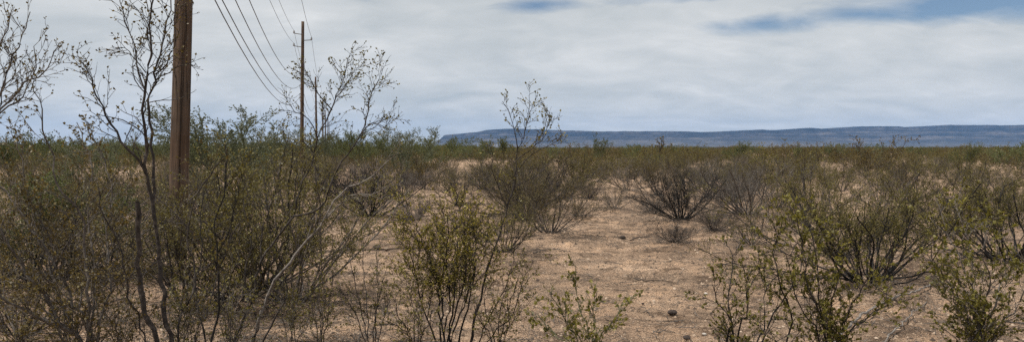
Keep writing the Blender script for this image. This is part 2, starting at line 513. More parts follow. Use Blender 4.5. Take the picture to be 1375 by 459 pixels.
# ------------------------------------------------------------------ haze over the plain
HZT, HZB = 460.0, -6.0
hb = [(x, y, z) for z in (HZB, HZT) for x, y in ((-13000, -9500), (13000, -9500), (13000, 13000), (-13000, 13000))]
hf = [(0, 3, 2, 1), (4, 5, 6, 7), (0, 1, 5, 4), (1, 2, 6, 5), (2, 3, 7, 6), (3, 0, 4, 7)]
hm = bpy.data.materials.new('haze_air'); hm.use_nodes = True
hm.node_tree.nodes.remove(hm.node_tree.nodes['Principled BSDF'])
pv = hm.node_tree.nodes.new('ShaderNodeVolumePrincipled')
pv.inputs['Color'].default_value = (0.27, 0.52, 1.0, 1)
pv.inputs['Density'].default_value = 4.2e-5
pv.inputs['Anisotropy'].default_value = 0.0
hm.node_tree.links.new(pv.outputs[0], hm.node_tree.nodes['Material Output'].inputs['Volume'])
haze = link('haze', mesh_from('haze', hb, hf, [hm]))
tag(haze, kind='stuff', label='thin blue haze hanging over the plain towards the mesa', cat='haze')
haze.display_type = 'WIRE'

# ------------------------------------------------------------------ plant builder


def unit(v):
    l = math.sqrt(v[0] * v[0] + v[1] * v[1] + v[2] * v[2]) or 1.0
    return (v[0] / l, v[1] / l, v[2] / l)


class Plant:
    def __init__(self, seed):
        self.rng = random.Random(seed)
        self.poly = []          # (pts, r0, r1, sides)
        self.leaf = []          # (pos, axis, size)

    def grow(self, p, d, length, r, lvl, c):
        g = self.rng
        seg = c['seg'][min(lvl, len(c['seg']) - 1)]
        n = max(2, int(length / seg + 0.5)); n = min(n, 14)
        st = length / n
        gn = c['gnarl'][min(lvl, len(c['gnarl']) - 1)]
        up = c['up'][min(lvl, len(c['up']) - 1)]
        pts = [p]; dirs = [d]
        for i in range(n):
            d = unit((d[0] + g.gauss(0, gn), d[1] + g.gauss(0, gn), d[2] + g.gauss(0, gn) * 0.8 + up))
            p = (p[0] + d[0] * st, p[1] + d[1] * st, p[2] + d[2] * st)
            if p[2] < 0.015 and not c.get('free'): p = (p[0], p[1], 0.015)
            pts.append(p); dirs.append(d)
        r1 = r * c.get('taper', 0.45)
        self.poly.append((pts, r, r1, 6 if r > 0.011 else (4 if r > 0.004 else 3)))
        self.spawn(pts, dirs, length, r, r1, lvl, c)

    def spawn(self, pts, dirs, length, r, r1, lvl, c, lo=None):
        g = self.rng
        n = len(pts) - 1
        if lvl < c['levels']:
            k = c['kids'][lvl]
            k = max(1, int(k * g.uniform(0.75, 1.25) + 0.5))
            b0 = c['bare'][lvl] if lo is None else lo
            for j in range(k):
                tt = b0 + (1 - b0) * (j + g.random()) / k
                x = tt * n; i = min(int(x), n - 1); f = x - i
                q = tuple(pts[i][a] * (1 - f) + pts[i + 1][a] * f for a in range(3))
                d = dirs[min(i + 1, n)]
                a = R(g.uniform(*c['angle'])); ph = g.uniform(0, 2 * math.pi)
                ref = (0, 0, 1) if abs(d[2]) < 0.9 else (1, 0, 0)
                u = unit((d[1] * ref[2] - d[2] * ref[1], d[2] * ref[0] - d[0] * ref[2], d[0] * ref[1] - d[1] * ref[0]))
                w = (d[1] * u[2] - d[2] * u[1], d[2] * u[0] - d[0] * u[2], d[0] * u[1] - d[1] * u[0])
                ca, sa, cp, sp = math.cos(a), math.sin(a), math.cos(ph), math.sin(ph)
                nd = unit(tuple(d[m] * ca + (u[m] * cp + w[m] * sp) * sa for m in range(3)))
                rl = r + (r1 - r) * tt
                ll = c['len'][lvl] * g.uniform(0.55, 1.2) * (1.0 - 0.35 * tt)
                self.grow(q, nd, ll, max(rl * c.get('rr', 0.55), c['rmin']), lvl + 1, c)
        if lvl >= c['leaf_from']:
            ln = c['leaves'] * length * (1.0 if lvl >= c['levels'] else 0.5)
            k = int(ln) + (1 if g.random() < ln - int(ln) else 0)
            lo_ = c.get('leaf_lo', 0.15)
            cen = (1.0, g.uniform(.7, .9), g.uniform(lo_, .65))
            if g.random() < .14: k = 0
            elif k: k = int(k * 1.15 + .5)
            for j in range(k):
                if g.random() < .75: tt = min(1.0, max(lo_, cen[j % len(cen)] + g.gauss(0, .05)))
                else: tt = lo_ + (1 - lo_) * g.random() ** 0.7
                x = tt * n; i = min(int(x), n - 1); f = x - i
                q = tuple(pts[i][a] * (1 - f) + pts[i + 1][a] * f for a in range(3))
                d = dirs[min(i + 1, n)]
                ax = unit((d[0] + g.gauss(0, .8), d[1] + g.gauss(0, .8), d[2] + g.gauss(0, .8) + 0.25))
                self.leaf.append((q, ax, c['lsize'] * g.uniform(0.45, 1.5)))

    def traced(self, pts, r0, r1, c, lo=0.4, lvl=0):
        """a main stem through given points, rounded and slightly kinked"""
        g = self.rng
        ps = [np.array(q, float) for q in pts]
        ps = [2 * ps[0] - ps[1]] + ps + [2 * ps[-1] - ps[-2]]
        o = []
        for i in range(1, len(ps) - 2):
            p0, p1, p2, p3 = ps[i - 1:i + 3]
            m = max(2, int(np.linalg.norm(p2 - p1) / 0.06))
            for k in range(m):
                t_ = k / m
                o.append(0.5 * ((2 * p1) + (p2 - p0) * t_ + (2 * p0 - 5 * p1 + 4 * p2 - p3) * t_ ** 2 + (3 * p1 - p0 - 3 * p2 + p3) * t_ ** 3))
        o.append(ps[-2])
        o = [tuple(q + np.array([g.gauss(0, .005), g.gauss(0, .012), g.gauss(0, .004)])) if 0 < i else tuple(q) for i, q in enumerate(o)]
        dirs = [unit(tuple(o[min(i + 1, len(o) - 1)][a] - o[max(i - 1, 0)][a] for a in range(3))) for i in range(len(o))]
        length = sum(math.dist(o[i], o[i + 1]) for i in range(len(o) - 1))
        r0 *= 0.80
        self.poly.append((o, r0, r1, 7))
        if c: self.spawn(o, dirs, length, r0, r1, lvl, c, lo)
        return o

    def stems_mesh(self, name, mat):
        V = []; Fc = []; base = 0
        for S in (3, 4, 6, 7):
            pl = [q for q in self.poly if q[3] == S]
            if not pl: continue
            pts = np.concatenate([np.array(q[0]) for q in pl])
            ln = np.array([len(q[0]) for q in pl])
            rad = np.concatenate([np.linspace(q[1], q[2], len(q[0])) for q in pl])
            if S >= 6:
                rad = rad * (0.88 + 0.24 * np.array([self.rng.random() for _ in range(len(rad))]))
            pid = np.repeat(np.arange(len(pl)), ln)
            nxt = np.minimum(np.arange(len(pts)) + 1, len(pts) - 1); prv = np.maximum(np.arange(len(pts)) - 1, 0)
            nxt = np.where(pid[nxt] == pid, nxt, np.arange(len(pts))); prv = np.where(pid[prv] == pid, prv, np.arange(len(pts)))
            T = pts[nxt] - pts[prv]; T /= np.linalg.norm(T, axis=1, keepdims=True) + 1e-9
            ref = np.where(np.abs(T[:, 2:3]) < 0.92, np.array([[0, 0, 1.0]]), np.array([[1.0, 0, 0]]))
            U = np.cross(T, ref); U /= np.linalg.norm(U, axis=1, keepdims=True) + 1e-9
            W = np.cross(T, U)
            an = np.arange(S) * 2 * np.pi / S
            ring = pts[:, None, :] + rad[:, None, None] * (np.cos(an)[None, :, None] * U[:, None, :] + np.sin(an)[None, :, None] * W[:, None, :])
            V.append(ring.reshape(-1, 3))
            a = np.nonzero(pid[:-1] == pid[1:])[0]
            k = np.arange(S); k2 = (k + 1) % S
            f = np.stack([a[:, None] * S + k, a[:, None] * S + k2, (a[:, None] + 1) * S + k2, (a[:, None] + 1) * S + k], -1).reshape(-1, 4) + base
            Fc.append(f); base += len(pts) * S
        return mesh_from(name, np.concatenate(V), np.concatenate(Fc), [mat], True)

    def leaves_mesh(self, name, mat):
        pos = np.array([q[0] for q in self.leaf]); ax = np.array([q[1] for q in self.leaf]); sz = np.array([q[2] for q in self.leaf])
        rg = np.random.default_rng(self.rng.randrange(1 << 30))
        side = np.cross(ax, rg.normal(size=ax.shape)); side /= np.linalg.norm(side, axis=1, keepdims=True) + 1e-9
        nrm = np.cross(ax, side)
        wd = 0.36
        a = pos; b = pos + ax * (sz * .5)[:, None] + side * (sz * wd)[:, None] + nrm * (sz * .10)[:, None]
        c_ = pos + ax * sz[:, None]; d = pos + ax * (sz * .45)[:, None] - side * (sz * wd)[:, None] + nrm * (sz * .10)[:, None]
        V = np.stack([a, b, c_, d], 1).reshape(-1, 3)
        Fc = np.arange(len(V)).reshape(-1, 4)
        return mesh_from(name, V, Fc, [mat])


def bush(seed, h, spread, nst, c, tilt=(8, 62), r0=0.011, base_r=0.12):
    """vase of stems rising from one root crown at the origin"""
    B = Plant(seed); g = B.rng
    for i in range(nst):
        a = 2 * math.pi * (i + g.uniform(-.45, .45)) / nst
        tl = R(tilt[0] + (tilt[1] - tilt[0]) * g.random() ** 0.75)
        rad = base_r * g.random()
        d = (math.cos(a) * math.sin(tl) * spread, math.sin(a) * math.sin(tl) * spread, math.cos(tl))
        ln = h * g.uniform(0.72, 1.08) / max(0.55, math.cos(tl) ** 0.45)
        B.grow((math.cos(a) * rad, math.sin(a) * rad, -0.04), unit(d), ln, r0 * g.uniform(.6, 1.25), 0, c)
    return B


def cfg(**k):
    c = dict(levels=3, kids=[7, 5, 3], bare=[0.30, 0.2, 0.2], len=[0.42, 0.20, 0.10], angle=(22, 52), seg=[0.10, 0.07, 0.05, 0.035],
             gnarl=[0.10, 0.15, 0.2, 0.22], up=[0.035, 0.06, 0.05, 0.04], rmin=0.0014, leaf_from=2, leaves=70, lsize=0.014)
    c.update(k); return c


C_DENSE = cfg(kids=[8, 5, 3], leaves=92, lsize=0.0140, bare=[0.30, 0.15, 0.15])
C_MED = cfg(kids=[8, 5, 3], leaves=58, lsize=0.0135, bare=[0.28, 0.15, 0.15])
C_SPARSE = cfg(kids=[9, 5, 2], leaves=26, lsize=0.014, bare=[0.15, 0.12, 0.15])
C_DEAD = cfg(kids=[9, 6, 2], leaves=8, lsize=0.014, bare=[0.22, 0.15, 0.15], len=[0.34, 0.18, 0.09], angle=(25, 60))
C_TREE = cfg(levels=3, kids=[8, 6, 5], bare=[0.32, 0.2, 0.1], len=[1.0, 0.45, 0.22], seg=[0.18, 0.12, 0.08, 0.06], leaves=60, lsize=0.036, leaf_from=2, rmin=0.0028, gnarl=[.11, .15, .18, .2])
C_LOW = cfg(levels=2, kids=[7, 5], bare=[0.2, 0.15], len=[0.45, 0.22], seg=[0.2, 0.15, 0.12], leaves=52, lsize=0.034, leaf_from=1, rmin=0.003)
C_LOWT = cfg(levels=2, kids=[8, 6], bare=[0.25, 0.15], len=[0.9, 0.42], seg=[0.3, 0.2, 0.15], leaves=24, lsize=0.075, leaf_from=1, rmin=0.005)


class Kind:
    def __init__(self, B, bark, leaf):
        self.h = float(np.percentile([p[0][-1][2] for p in B.poly if p[1] < .006], 98.5)); self.st = B.stems_mesh('stems', MB[bark]); self.lf = B.leaves_mesh('foliage', ML[leaf]) if B.leaf else None


protos = {'dense': [], 'med': [], 'sparse': [], 'dead': [], 'tree': [], 'palo': []}
for i in range(4): protos['dense'].append(Kind(bush(100 + i, 1.25, 1.0, 20, C_DENSE, tilt=(6, 76)), 'dark' if i % 2 else 'grey', 'olive'))
for i in range(4): protos['med'].append(Kind(bush(200 + i, 1.25, 1.0, 20, C_MED, tilt=(6, 72)), 'dark', 'olive' if i != 2 else 'brown'))
for i in range(3): protos['sparse'].append(Kind(bush(300 + i, 1.25, 1.0, 19, C_SPARSE, tilt=(6, 74)), 'grey', 'brown'))
for i in range(3): protos['dead'].append(Kind(bush(400 + i, 0.95, 1.0, 30, C_DEAD, tilt=(10, 74), r0=0.011), ('grey', 'char', 'dark')[i], 'grey'))
for i in range(2): protos['tree'].append(Kind(bush(500 + i, 2.3, 0.9, 6, C_TREE, tilt=(8, 48), r0=0.032), 'green', 'green'))
for i in range(1): protos['palo'].append(Kind(bush(520 + i, 2.3, 0.95, 6, cfg(**{**C_TREE, 'leaves': 80, 'lsize': .028}), tilt=(8, 50), r0=0.028), 'green', 'sage'))

protos['tangle'] = [Kind(bush(550 + i, 1.2, 1.0, 38, cfg(kids=[8, 5, 3], leaves=84, lsize=.0138, bare=[.40, .15, .15]), tilt=(8, 84), r0=.015, base_r=.3), 'char', 'olive') for i in range(2)]

SPOTS = []          # (x, y, radius) of everything rooted so far


def plant(name, K, x, y, scale, rot, label, cat, group=None, lean=(0, 0), sz=1.0):
    e = bpy.data.objects.new(name, None); col.objects.link(e)
    e.empty_display_size = 0.1
    e.location = (x, y, gz1(x, y)); vr = random.Random(int(x * 977 + y * 131)); e.rotation_euler = (vr.gauss(0, .07), vr.gauss(0, .07), rot); e.scale = (scale * vr.uniform(.95, 1.3), scale * vr.uniform(.9, 1.2), scale * sz)
    tag(e, label, cat, group)
    link('stems', K.st, e)
    if K.lf: link('foliage', K.lf, e)
    SPOTS.append((x, y, 0.55 * scale))
    return e


def hero(name, B, origin, bark, leaf, label, cat, group=None):
    """a plant whose geometry is written in world space: rebase it on its root"""
    e = bpy.data.objects.new(name, None); col.objects.link(e)
    e.location = origin; e.empty_display_size = 0.1
    tag(e, label, cat, group)
    for nm, me in (('stems', B.stems_mesh('stems', MB[bark])), ('foliage', B.leaves_mesh('foliage', ML[leaf]) if B.leaf else None)):
        if me is None: continue
        n = len(me.vertices); a = np.empty(n * 3, np.float32); me.vertices.foreach_get('co', a)
        a = a.reshape(-1, 3) - np.array(origin, np.float32); me.vertices.foreach_set('co', a.ravel()); me.update()
        link(nm, me, e)
    SPOTS.append((origin[0], origin[1], 0.6))
    return e


def root(px, d, jit=0.0):
    x = (px - 687.5) / F * d
    return (x, d, gz1(x, d) - 0.04)


def rootpt(o): return (o[0], o[1], o[2] + 0.04)


def trace(B, rt, pxs, d0, d1, r0, r1, c, lo=0.4):
    n = len(pxs)
    pts = ([rt] if rt else []) + [P(px, py, d0 + (d1 - d0) * i / max(1, n - 1)) for i, (px, py) in enumerate(pxs)]
    return B.traced(pts, r0, r1, c, lo)


# ---- foreground shrubs traced from the photograph
HC = cfg(levels=2, kids=[20, 5], bare=[0.3, 0.15], len=[0.30, 0.11], seg=[0.06, 0.045, 0.03], angle=(22, 55), gnarl=[.14, .22, .25], up=[.05, .06, .05],
         leaves=42, lsize=0.0155, leaf_from=1, rmin=0.0017, rr=0.5, free=True, leaf_lo=0.35)


def hc(**k):
    c = dict(HC); c.update(k); return c


# tall leggy creosote in front of the pole
B = Plant(11); r_ = root(238, 4.3)
top = hc(kids=[16, 5], len=[0.34, 0.12], leaves=26)
trace(B, r_, [(232, 470), (222, 420), (212, 335), (204, 275), (197, 236), (194, 190), (192, 150), (194, 112), (200, 88), (202, 60), (201, 35), (203, 5), (205, -40)], 4.3, 4.15, 0.020, 0.0035, hc(kids=[22, 5], len=[0.32, .12], leaves=26), 0.55)
trace(B, None, [(206, 290), (207, 240), (203, 195), (202, 150), (204, 125), (209, 98), (216, 75), (220, 45), (230, 15), (232, -20)], 4.28, 4.35, 0.012, 0.003, hc(kids=[18, 5], len=[0.30, .12], leaves=26), 0.45)
trace(B, None, [(199, 240), (184, 214), (164, 190), (150, 166), (136, 142), (126, 115), (121, 102), (112, 88)], 4.25, 4.1, 0.010, 0.0022, hc(kids=[15, 5], len=[0.26, .11], leaves=40), 0.15)
trace(B, None, [(209, 100), (222, 84), (234, 62), (237, 28), (238, -10)], 4.3, 4.2, 0.006, 0.002, hc(kids=[9, 4], len=[.2, .1], leaves=26), 0.2)
trace(B, None, [(206, 112), (226, 96), (240, 88), (256, 86), (270, 92)], 4.3, 4.15, 0.0045, 0.0015, hc(kids=[6, 3], len=[.12, .07], leaves=30), 0.4)
trace(B, None, [(196, 98), (184, 82), (172, 70), (158, 62)], 4.2, 4.1, 0.004, 0.0015, hc(kids=[7, 4], len=[.14, .08], leaves=30), 0.2)
trace(B, None, [(194, 120), (188, 100), (178, 60), (168, 30), (162, 2), (158, -30)], 4.2, 4.3, 0.006, 0.002, hc(kids=[10, 5], len=[.24, .11], leaves=28), 0.3)
trace(B, root(252, 4.4), [(240, 440), (262, 380), (252, 320), (262, 270), (282, 235), (300, 215)], 4.4, 4.5, 0.010, 0.003, hc(kids=[14, 5], len=[.3, .12], leaves=46), 0.3)
trace(B, root(225, 4.25), [(212, 460), (196, 420), (186, 370), (187, 320), (188, 272)], 4.25, 4.15, 0.019, 0.014, None)
trace(B, root(246, 4.3), [(262, 450), (275, 425), (300, 350), (320, 300)], 4.3, 4.6, 0.009, 0.003, hc(kids=[10, 5], len=[.28, .12], leaves=46), 0.3)
trace(B, root(230, 4.3), [(190, 440), (172, 400), (165, 340), (140, 290), (128, 250)], 4.3, 4.1, 0.009, 0.003, hc(kids=[14, 5], len=[.3, .12], leaves=50), 0.35)
hero('creosote_bush', B, rootpt(r_), 'dark', 'brown', 'tallest leggy creosote bush, bare dark stems passing the top edge before the wooden pole', 'bush')

# bare upright stem to its right
B = Plant(12); r_ = root(285, 4.6)
trace(B, r_, [(282, 460), (293, 414), (292, 341), (287, 296), (299, 262), (304, 215), (300, 195)], 4.6, 4.6, 0.012, 0.003, hc(kids=[14, 5], len=[.26, .11], leaves=60), 0.4)
trace(B, None, [(292, 341), (310, 300), (318, 262), (324, 230)], 4.6, 4.7, 0.006, 0.002, hc(kids=[10, 4], len=[.24, .1], leaves=60), 0.3)
trace(B, r_, [(272, 440), (262, 395), (272, 340), (268, 290), (280, 240)], 4.6, 4.75, 0.009, 0.002, hc(kids=[12, 5], len=[.25, .11], leaves=60), 0.4)
hero('creosote_bush', B, rootpt(r_), 'char', 'olive', 'slender creosote bush with wavy blackened stems just right of the tallest leggy bush', 'bush')

# left edge, leaning limbs
B = Plant(13); r_ = root(128, 4.4)
LK = hc(kids=[24, 6], len=[.36, .13], leaves=64)
trace(B, r_, [(118, 455), (121, 414), (113, 347), (110, 292), (98, 270), (76, 246), (64, 192), (56, 160), (51, 135), (43, 112)], 4.4, 4.2, 0.016, 0.0025, hc(kids=[20, 5], len=[.27, .11], leaves=44), 0.4)
trace(B, r_, [(122, 462), (101, 409), (79, 364), (62, 335), (34, 296), (4, 256), (-20, 230)], 4.4, 4.3, 0.016, 0.004, LK, 0.3)
trace(B, r_, [(118, 470), (90, 443), (56, 392), (28, 355), (2, 308), (-25, 280)], 4.4, 4.2, 0.016, 0.005, LK, 0.3)
trace(B, r_, [(110, 462), (52, 425), (0, 397), (-30, 385)], 4.4, 4.0, 0.015, 0.006, LK, 0.3)
trace(B, r_, [(132, 450), (150, 380), (142, 320), (150, 262), (140, 215), (130, 190)], 4.4, 4.6, 0.013, 0.003, LK, 0.4)
trace(B, r_, [(122, 430), (128, 350), (118, 300), (126, 240), (112, 195), (104, 165)], 4.4, 4.7, 0.012, 0.0025, hc(kids=[16, 5], len=[.3, .12], leaves=50), 0.45)
trace(B, r_, [(100, 440), (70, 380), (66, 320), (40, 270), (30, 215), (24, 182)], 4.4, 4.5, 0.012, 0.0025, LK, 0.4)
hero('creosote_bush', B, rootpt(r_), 'grey', 'brown', 'big sprawling creosote bush with pale leaning limbs filling the lower left corner', 'bush')

# twiggy crown entering at the upper left edge
B = Plant(14); r_ = root(-95, 4.1)
TL = hc(kids=[11, 4], len=[.22, .08], leaves=30, lsize=0.013, angle=(20, 42), up=[.05, .08, .08])
trace(B, r_, [(-80, 420), (-58, 300), (-30, 205), (-10, 150), (4, 112), (14, 88), (25, 62), (34, 38), (36, 14)], 4.1, 4.1, 0.022, 0.002, TL, 0.62)
trace(B, None, [(-28, 200), (-8, 162), (12, 134), (32, 112), (50, 105), (64, 90), (74, 68)], 4.1, 4.0, 0.009, 0.002, TL, 0.3)
trace(B, None, [(-40, 230), (-20, 180), (8, 142), (26, 136), (38, 118), (46, 90), (47, 62)], 4.1, 4.2, 0.009, 0.002, TL, 0.4)
trace(B, None, [(-26, 195), (-18, 130), (-6, 85), (6, 55), (14, 22)], 4.1, 3.95, 0.009, 0.002, TL, 0.3)
trace(B, None, [(-40, 230), (-45, 130), (-30, 60), (-12, 20), (-5, -20)], 4.1, 4.2, 0.009, 0.002, TL, 0.3)
trace(B, None, [(-20, 180), (2, 140), (10, 112), (20, 96), (24, 76)], 4.1, 4.05, 0.006, 0.0018, TL, 0.3)
hero('bare_shrub', B, rootpt(r_), 'grey', 'brown', 'nearly leafless shrub with curved budding twigs against the sky at the upper left edge', 'shrub')

# leaning pale-stemmed bush, left of centre
B = Plant(15); r_ = root(326, 5.6)
trace(B, r_, [(340, 455), (352, 418), (366, 386), (388, 352), (416, 319), (430, 302), (449, 268), (468, 252), (496, 240), (530, 208)], 5.5, 5.3, 0.021, 0.003, hc(kids=[12, 5], len=[.26, .11], leaves=26), 0.55)
pale = B
B2 = Plant(16)
trace(B2, root(312, 5.7), [(316, 455), (336, 412), (350, 352), (372, 318), (394, 290), (402, 255), (418, 220), (427, 186), (438, 163), (448, 140), (457, 117), (463, 99), (467, 77)], 5.7, 5.6, 0.015, 0.003, hc(kids=[24, 5], len=[.28, .11], leaves=38), 0.60)
trace(B2, None, [(446, 148), (428, 126), (418, 108), (409, 94)], 5.6, 5.5, 0.006, 0.002, hc(kids=[11, 5], len=[.2, .09], leaves=40), 0.25)
trace(B2, None, [(440, 158), (452, 130), (470, 105), (476, 85)], 5.6, 5.75, 0.006, 0.002, hc(kids=[11, 5], len=[.2, .09], leaves=40), 0.25)
trace(B2, None, [(427, 186), (414, 160), (396, 150), (388, 138)], 5.65, 5.5, 0.005, 0.0018, hc(kids=[9, 4], len=[.2, .09], leaves=36), 0.3)
trace(B2, None, [(350, 352), (352, 310), (366, 270), (380, 215), (388, 180)], 5.7, 5.9, 0.009, 0.002, hc(kids=[18, 5], len=[.28, .11], leaves=50), 0.35)
trace(B2, root(330, 5.7), [(345, 430), (330, 380), (338, 320), (326, 270), (332, 225)], 5.7, 5.8, 0.010, 0.002, hc(kids=[18, 5], len=[.3, .11], leaves=54), 0.35)
trace(B2, root(335, 5.7), [(362, 440), (385, 390), (372, 330), (392, 275), (410, 235)], 5.7, 5.9, 0.010, 0.002, hc(kids=[18, 5], len=[.3, .11], leaves=54), 0.35)
trace(B2, None, [(394, 290), (430, 280), (448, 242), (460, 216), (484, 181), (494, 147), (497, 126), (509, 108), (516, 93)], 5.45, 5.5, 0.010, 0.0022, hc(kids=[20, 5], len=[.25, .1], leaves=34), 0.45)
trace(B2, None, [(484, 181), (500, 165), (516, 170), (530, 152)], 5.48, 5.4, 0.005, 0.0018, hc(kids=[9, 4], len=[.2, .09], leaves=34), 0.3)
trace(pale, None, [(430, 302), (470, 262), (500, 262), (528, 244)], 5.4, 5.3, 0.007, 0.002, hc(kids=[9, 4], len=[.2, .09], leaves=14), 0.3)
hero('creosote_bush', B2, rootpt(root(312, 5.7)), 'dark', 'olive', 'creosote bush left of centre with a feathery leafy tip overlapping the distant poles', 'bush')
hero('creosote_bush', pale, rootpt(r_), 'pale', 'olive', 'creosote bush with a thick pale grey stem leaning right over open sand', 'bush')

# thicket at the foot of the leaning stems
for (px, d, h, lab, k, i) in ((392, 7.9, 1.12, 'bushy upright creosote at the foot of the pale leaning stem', 'dense', 0),
                              (352, 8.6, 1.2, 'olive creosote bush close behind the pale leaning stem', 'med', 1)):
    q = root(px, d)
    plant('creosote_bush', protos[k][i], q[0], q[1], h, 1.3 * i + .4, lab, 'bush', sz=1.05)

# yellow-topped bush in the middle foreground
B = Plant(17); r_ = root(612, 5.3)
CK = hc(levels=3, kids=[15, 6, 4], bare=[.5, .2, .2], len=[.34, .17, .08], leaves=58, lsize=0.0138, leaf_from=2, gnarl=[.12, .17, .22, .25], seg=[.07, .06, .045, .03], leaf_lo=.2)
for pts_, dd in (([(592, 459), (594, 402), (584, 366), (572, 338), (564, 316), (560, 300)], 5.2), ([(602, 459), (610, 400), (614, 352), (614, 318), (610, 296)], 5.35),
                 ([(596, 450), (588, 405), (596, 358), (590, 322), (584, 298)], 5.5), ([(616, 449), (630, 405), (638, 360), (638, 325), (636, 302)], 5.1),
                 ([(584, 455), (570, 415), (560, 380), (554, 352), (550, 330)], 5.3), ([(606, 455), (626, 402), (638, 356), (650, 328), (656, 310)], 5.45),
                 ([(596, 455), (604, 405), (600, 352), (602, 318), (600, 294)], 5.0), ([(604, 450), (616, 405), (626, 362), (624, 324), (628, 300)], 5.25)):
    trace(B, root(606 + (pts_[0][0] - 606) * .6, 5.3), pts_, 5.3, dd, 0.0105, 0.003, CK, 0.44)
hero('creosote_bush', B, rootpt(r_), 'char', 'yellow', 'compact creosote bush with dense yellow-green top and black stems in the centre foreground', 'bush')

B = Plant(18); r_ = root(628, 5.45)
trace(B, r_, [(634, 450), (645, 400), (658, 350), (671, 314), (682, 275), (691, 246), (692, 224), (695, 201), (704, 185), (707, 165), (710, 149), (711, 128)], 5.45, 5.5, 0.014, 0.0022, hc(kids=[22, 5], len=[.22, .09], leaves=44), 0.55)
trace(B, None, [(695, 201), (691, 179), (686, 159), (676, 136)], 5.5, 5.4, 0.005, 0.0016, hc(kids=[9, 4], len=[.14, .07], leaves=48), 0.3)
trace(B, None, [(694, 215), (712, 200), (726, 190), (735, 172), (738, 152)], 5.5, 5.55, 0.005, 0.0016, hc(kids=[11, 5], len=[.17, .08], leaves=48), 0.3)
trace(B, None, [(691, 240), (706, 214), (728, 200), (745, 192), (754, 184)], 5.5, 5.4, 0.005, 0.0016, hc(kids=[9, 4], len=[.15, .07], leaves=44), 0.3)
trace(B, None, [(682, 280), (664, 240), (662, 215), (658, 195)], 5.45, 5.3, 0.005, 0.0016, hc(kids=[9, 4], len=[.17, .08], leaves=36), 0.3)
trace(B, None, [(690, 250), (720, 236), (742, 215)], 5.5, 5.6, 0.004, 0.0015, hc(kids=[7, 4], len=[.16, .08], leaves=30), 0.3)
trace(B, r_, [(650, 440), (676, 390), (690, 350), (694, 310)], 5.45, 5.2, 0.008, 0.002, hc(kids=[12, 5], len=[.26, .1], leaves=44), 0.35)
trace(B, r_, [(660, 450), (690, 420), (700, 380), (716, 350)], 5.45, 5.1, 0.007, 0.002, hc(kids=[12, 5], len=[.26, .1], leaves=44), 0.35)
hero('creosote_bush', B, rootpt(r_), 'dark', 'olive', 'thin tall creosote stem rising above the skyline right of the yellow-topped bush', 'bush')

# low shrubs left of it
for sd_, (px, d, lab, tips) in enumerate(((500, 5.9, 'low open creosote between the pale leaning stem and the yellow-topped bush', [(470, 350), (485, 320), (505, 335), (520, 360), (532, 375), (455, 385)]),
                                          (560, 5.0, 'low twiggy creosote sprout left of the yellow-topped bush foot', [(530, 400), (545, 380), (566, 395), (580, 415), (520, 430)]),
                                          (668, 5.0, 'low twiggy creosote sprout right of the yellow-topped bush foot', [(650, 385), (676, 395), (694, 372), (702, 412), (636, 410)]),
                                          (432, 5.6, 'small sparse creosote sprout right of the pale leaning stem base', [(412, 380), (430, 345), (446, 365), (425, 398)]))):
    B = Plant(30 + sd_); r_ = root(px, d)
    for tx, ty in tips:
        trace(B, r_, [(px + (tx - px) * .25, 455), (px + (tx - px) * .6 + B.rng.uniform(-6, 6), 455 + (ty - 455) * .5), (tx, ty)], d, d + B.rng.uniform(-.3, .3), 0.007, 0.002, hc(kids=[10, 4], len=[.2, .09], leaves=50), 0.35)
    hero('creosote_bush', B, rootpt(r_), 'dark', 'olive', lab, 'bush')

LOWB = [(30, 4.9, 'low brown brush at the bottom left corner', [(5, 390), (28, 370), (50, 400), (66, 420), (-10, 420)]), (88, 5.2, 'low brown brush between the pale limbs at lower left', [(70, 380), (92, 360), (112, 385), (130, 400)]),
        (158, 5.0, 'low brown brush left of the blackened broken stem', [(138, 400), (158, 365), (176, 392), (190, 415)]), (245, 5.3, 'low olive brush right of the leggy bush foot', [(228, 390), (248, 362), (262, 390), (278, 400)]),
        (310, 5.4, 'low olive brush between the wavy black stems and the pale leaning stem', [(296, 380), (312, 352), (326, 385), (338, 402)]), (390, 6.2, 'low olive brush right under the pale leaning stem', [(376, 380), (392, 360), (408, 384), (418, 402)])]
for sd_, (px, d, lab, tips) in enumerate(LOWB):
    B = Plant(40 + sd_); r_ = root(px, d)
    for tx, ty in tips + [((tips[0][0] + px) / 2 + 5, tips[0][1] + 12), ((tips[-1][0] + px) / 2 - 4, tips[-1][1] - 8)]:
        trace(B, r_, [(px + (tx - px) * .3, 458), (px + (tx - px) * .6 + B.rng.uniform(-7, 7), 455 + (ty - 455) * .5), (tx, ty)], d, d + B.rng.uniform(-.3, .3), 0.006, 0.002, hc(kids=[12, 4], len=[.22, .09], leaves=56), 0.25)
    hero('creosote_bush', B, rootpt(r_), 'grey', 'brown' if sd_ < 3 else 'olive', lab, 'bush')

# bright young sprig at the bottom, before the path
B = Plant(19); r_ = root(786, 4.0)
SG = hc(levels=2, kids=[11, 4], len=[.12, .06], leaves=70, lsize=0.021, angle=(20, 45), seg=[.05, .04, .03], leaf_from=1, leaf_lo=.1)
for pts_ in ([(790, 459), (780, 420), (772, 390), (773, 356)], [(800, 470), (818, 440), (830, 418), (846, 398)], [(780, 470), (764, 440), (752, 415), (740, 396)],
             [(776, 480), (750, 455), (736, 440), (722, 420)], [(794, 470), (800, 440), (796, 415), (802, 392)], [(784, 470), (772, 450), (760, 430), (757, 405)]):
    trace(B, r_, pts_, 4.0, 4.0 + B.rng.uniform(-.2, .2), 0.006, 0.0018, SG, 0.5)
hero('creosote_bush', B, rootpt(r_), 'green', 'bright', 'young bright green creosote sprig at the bottom edge beside the sandy path', 'bush')

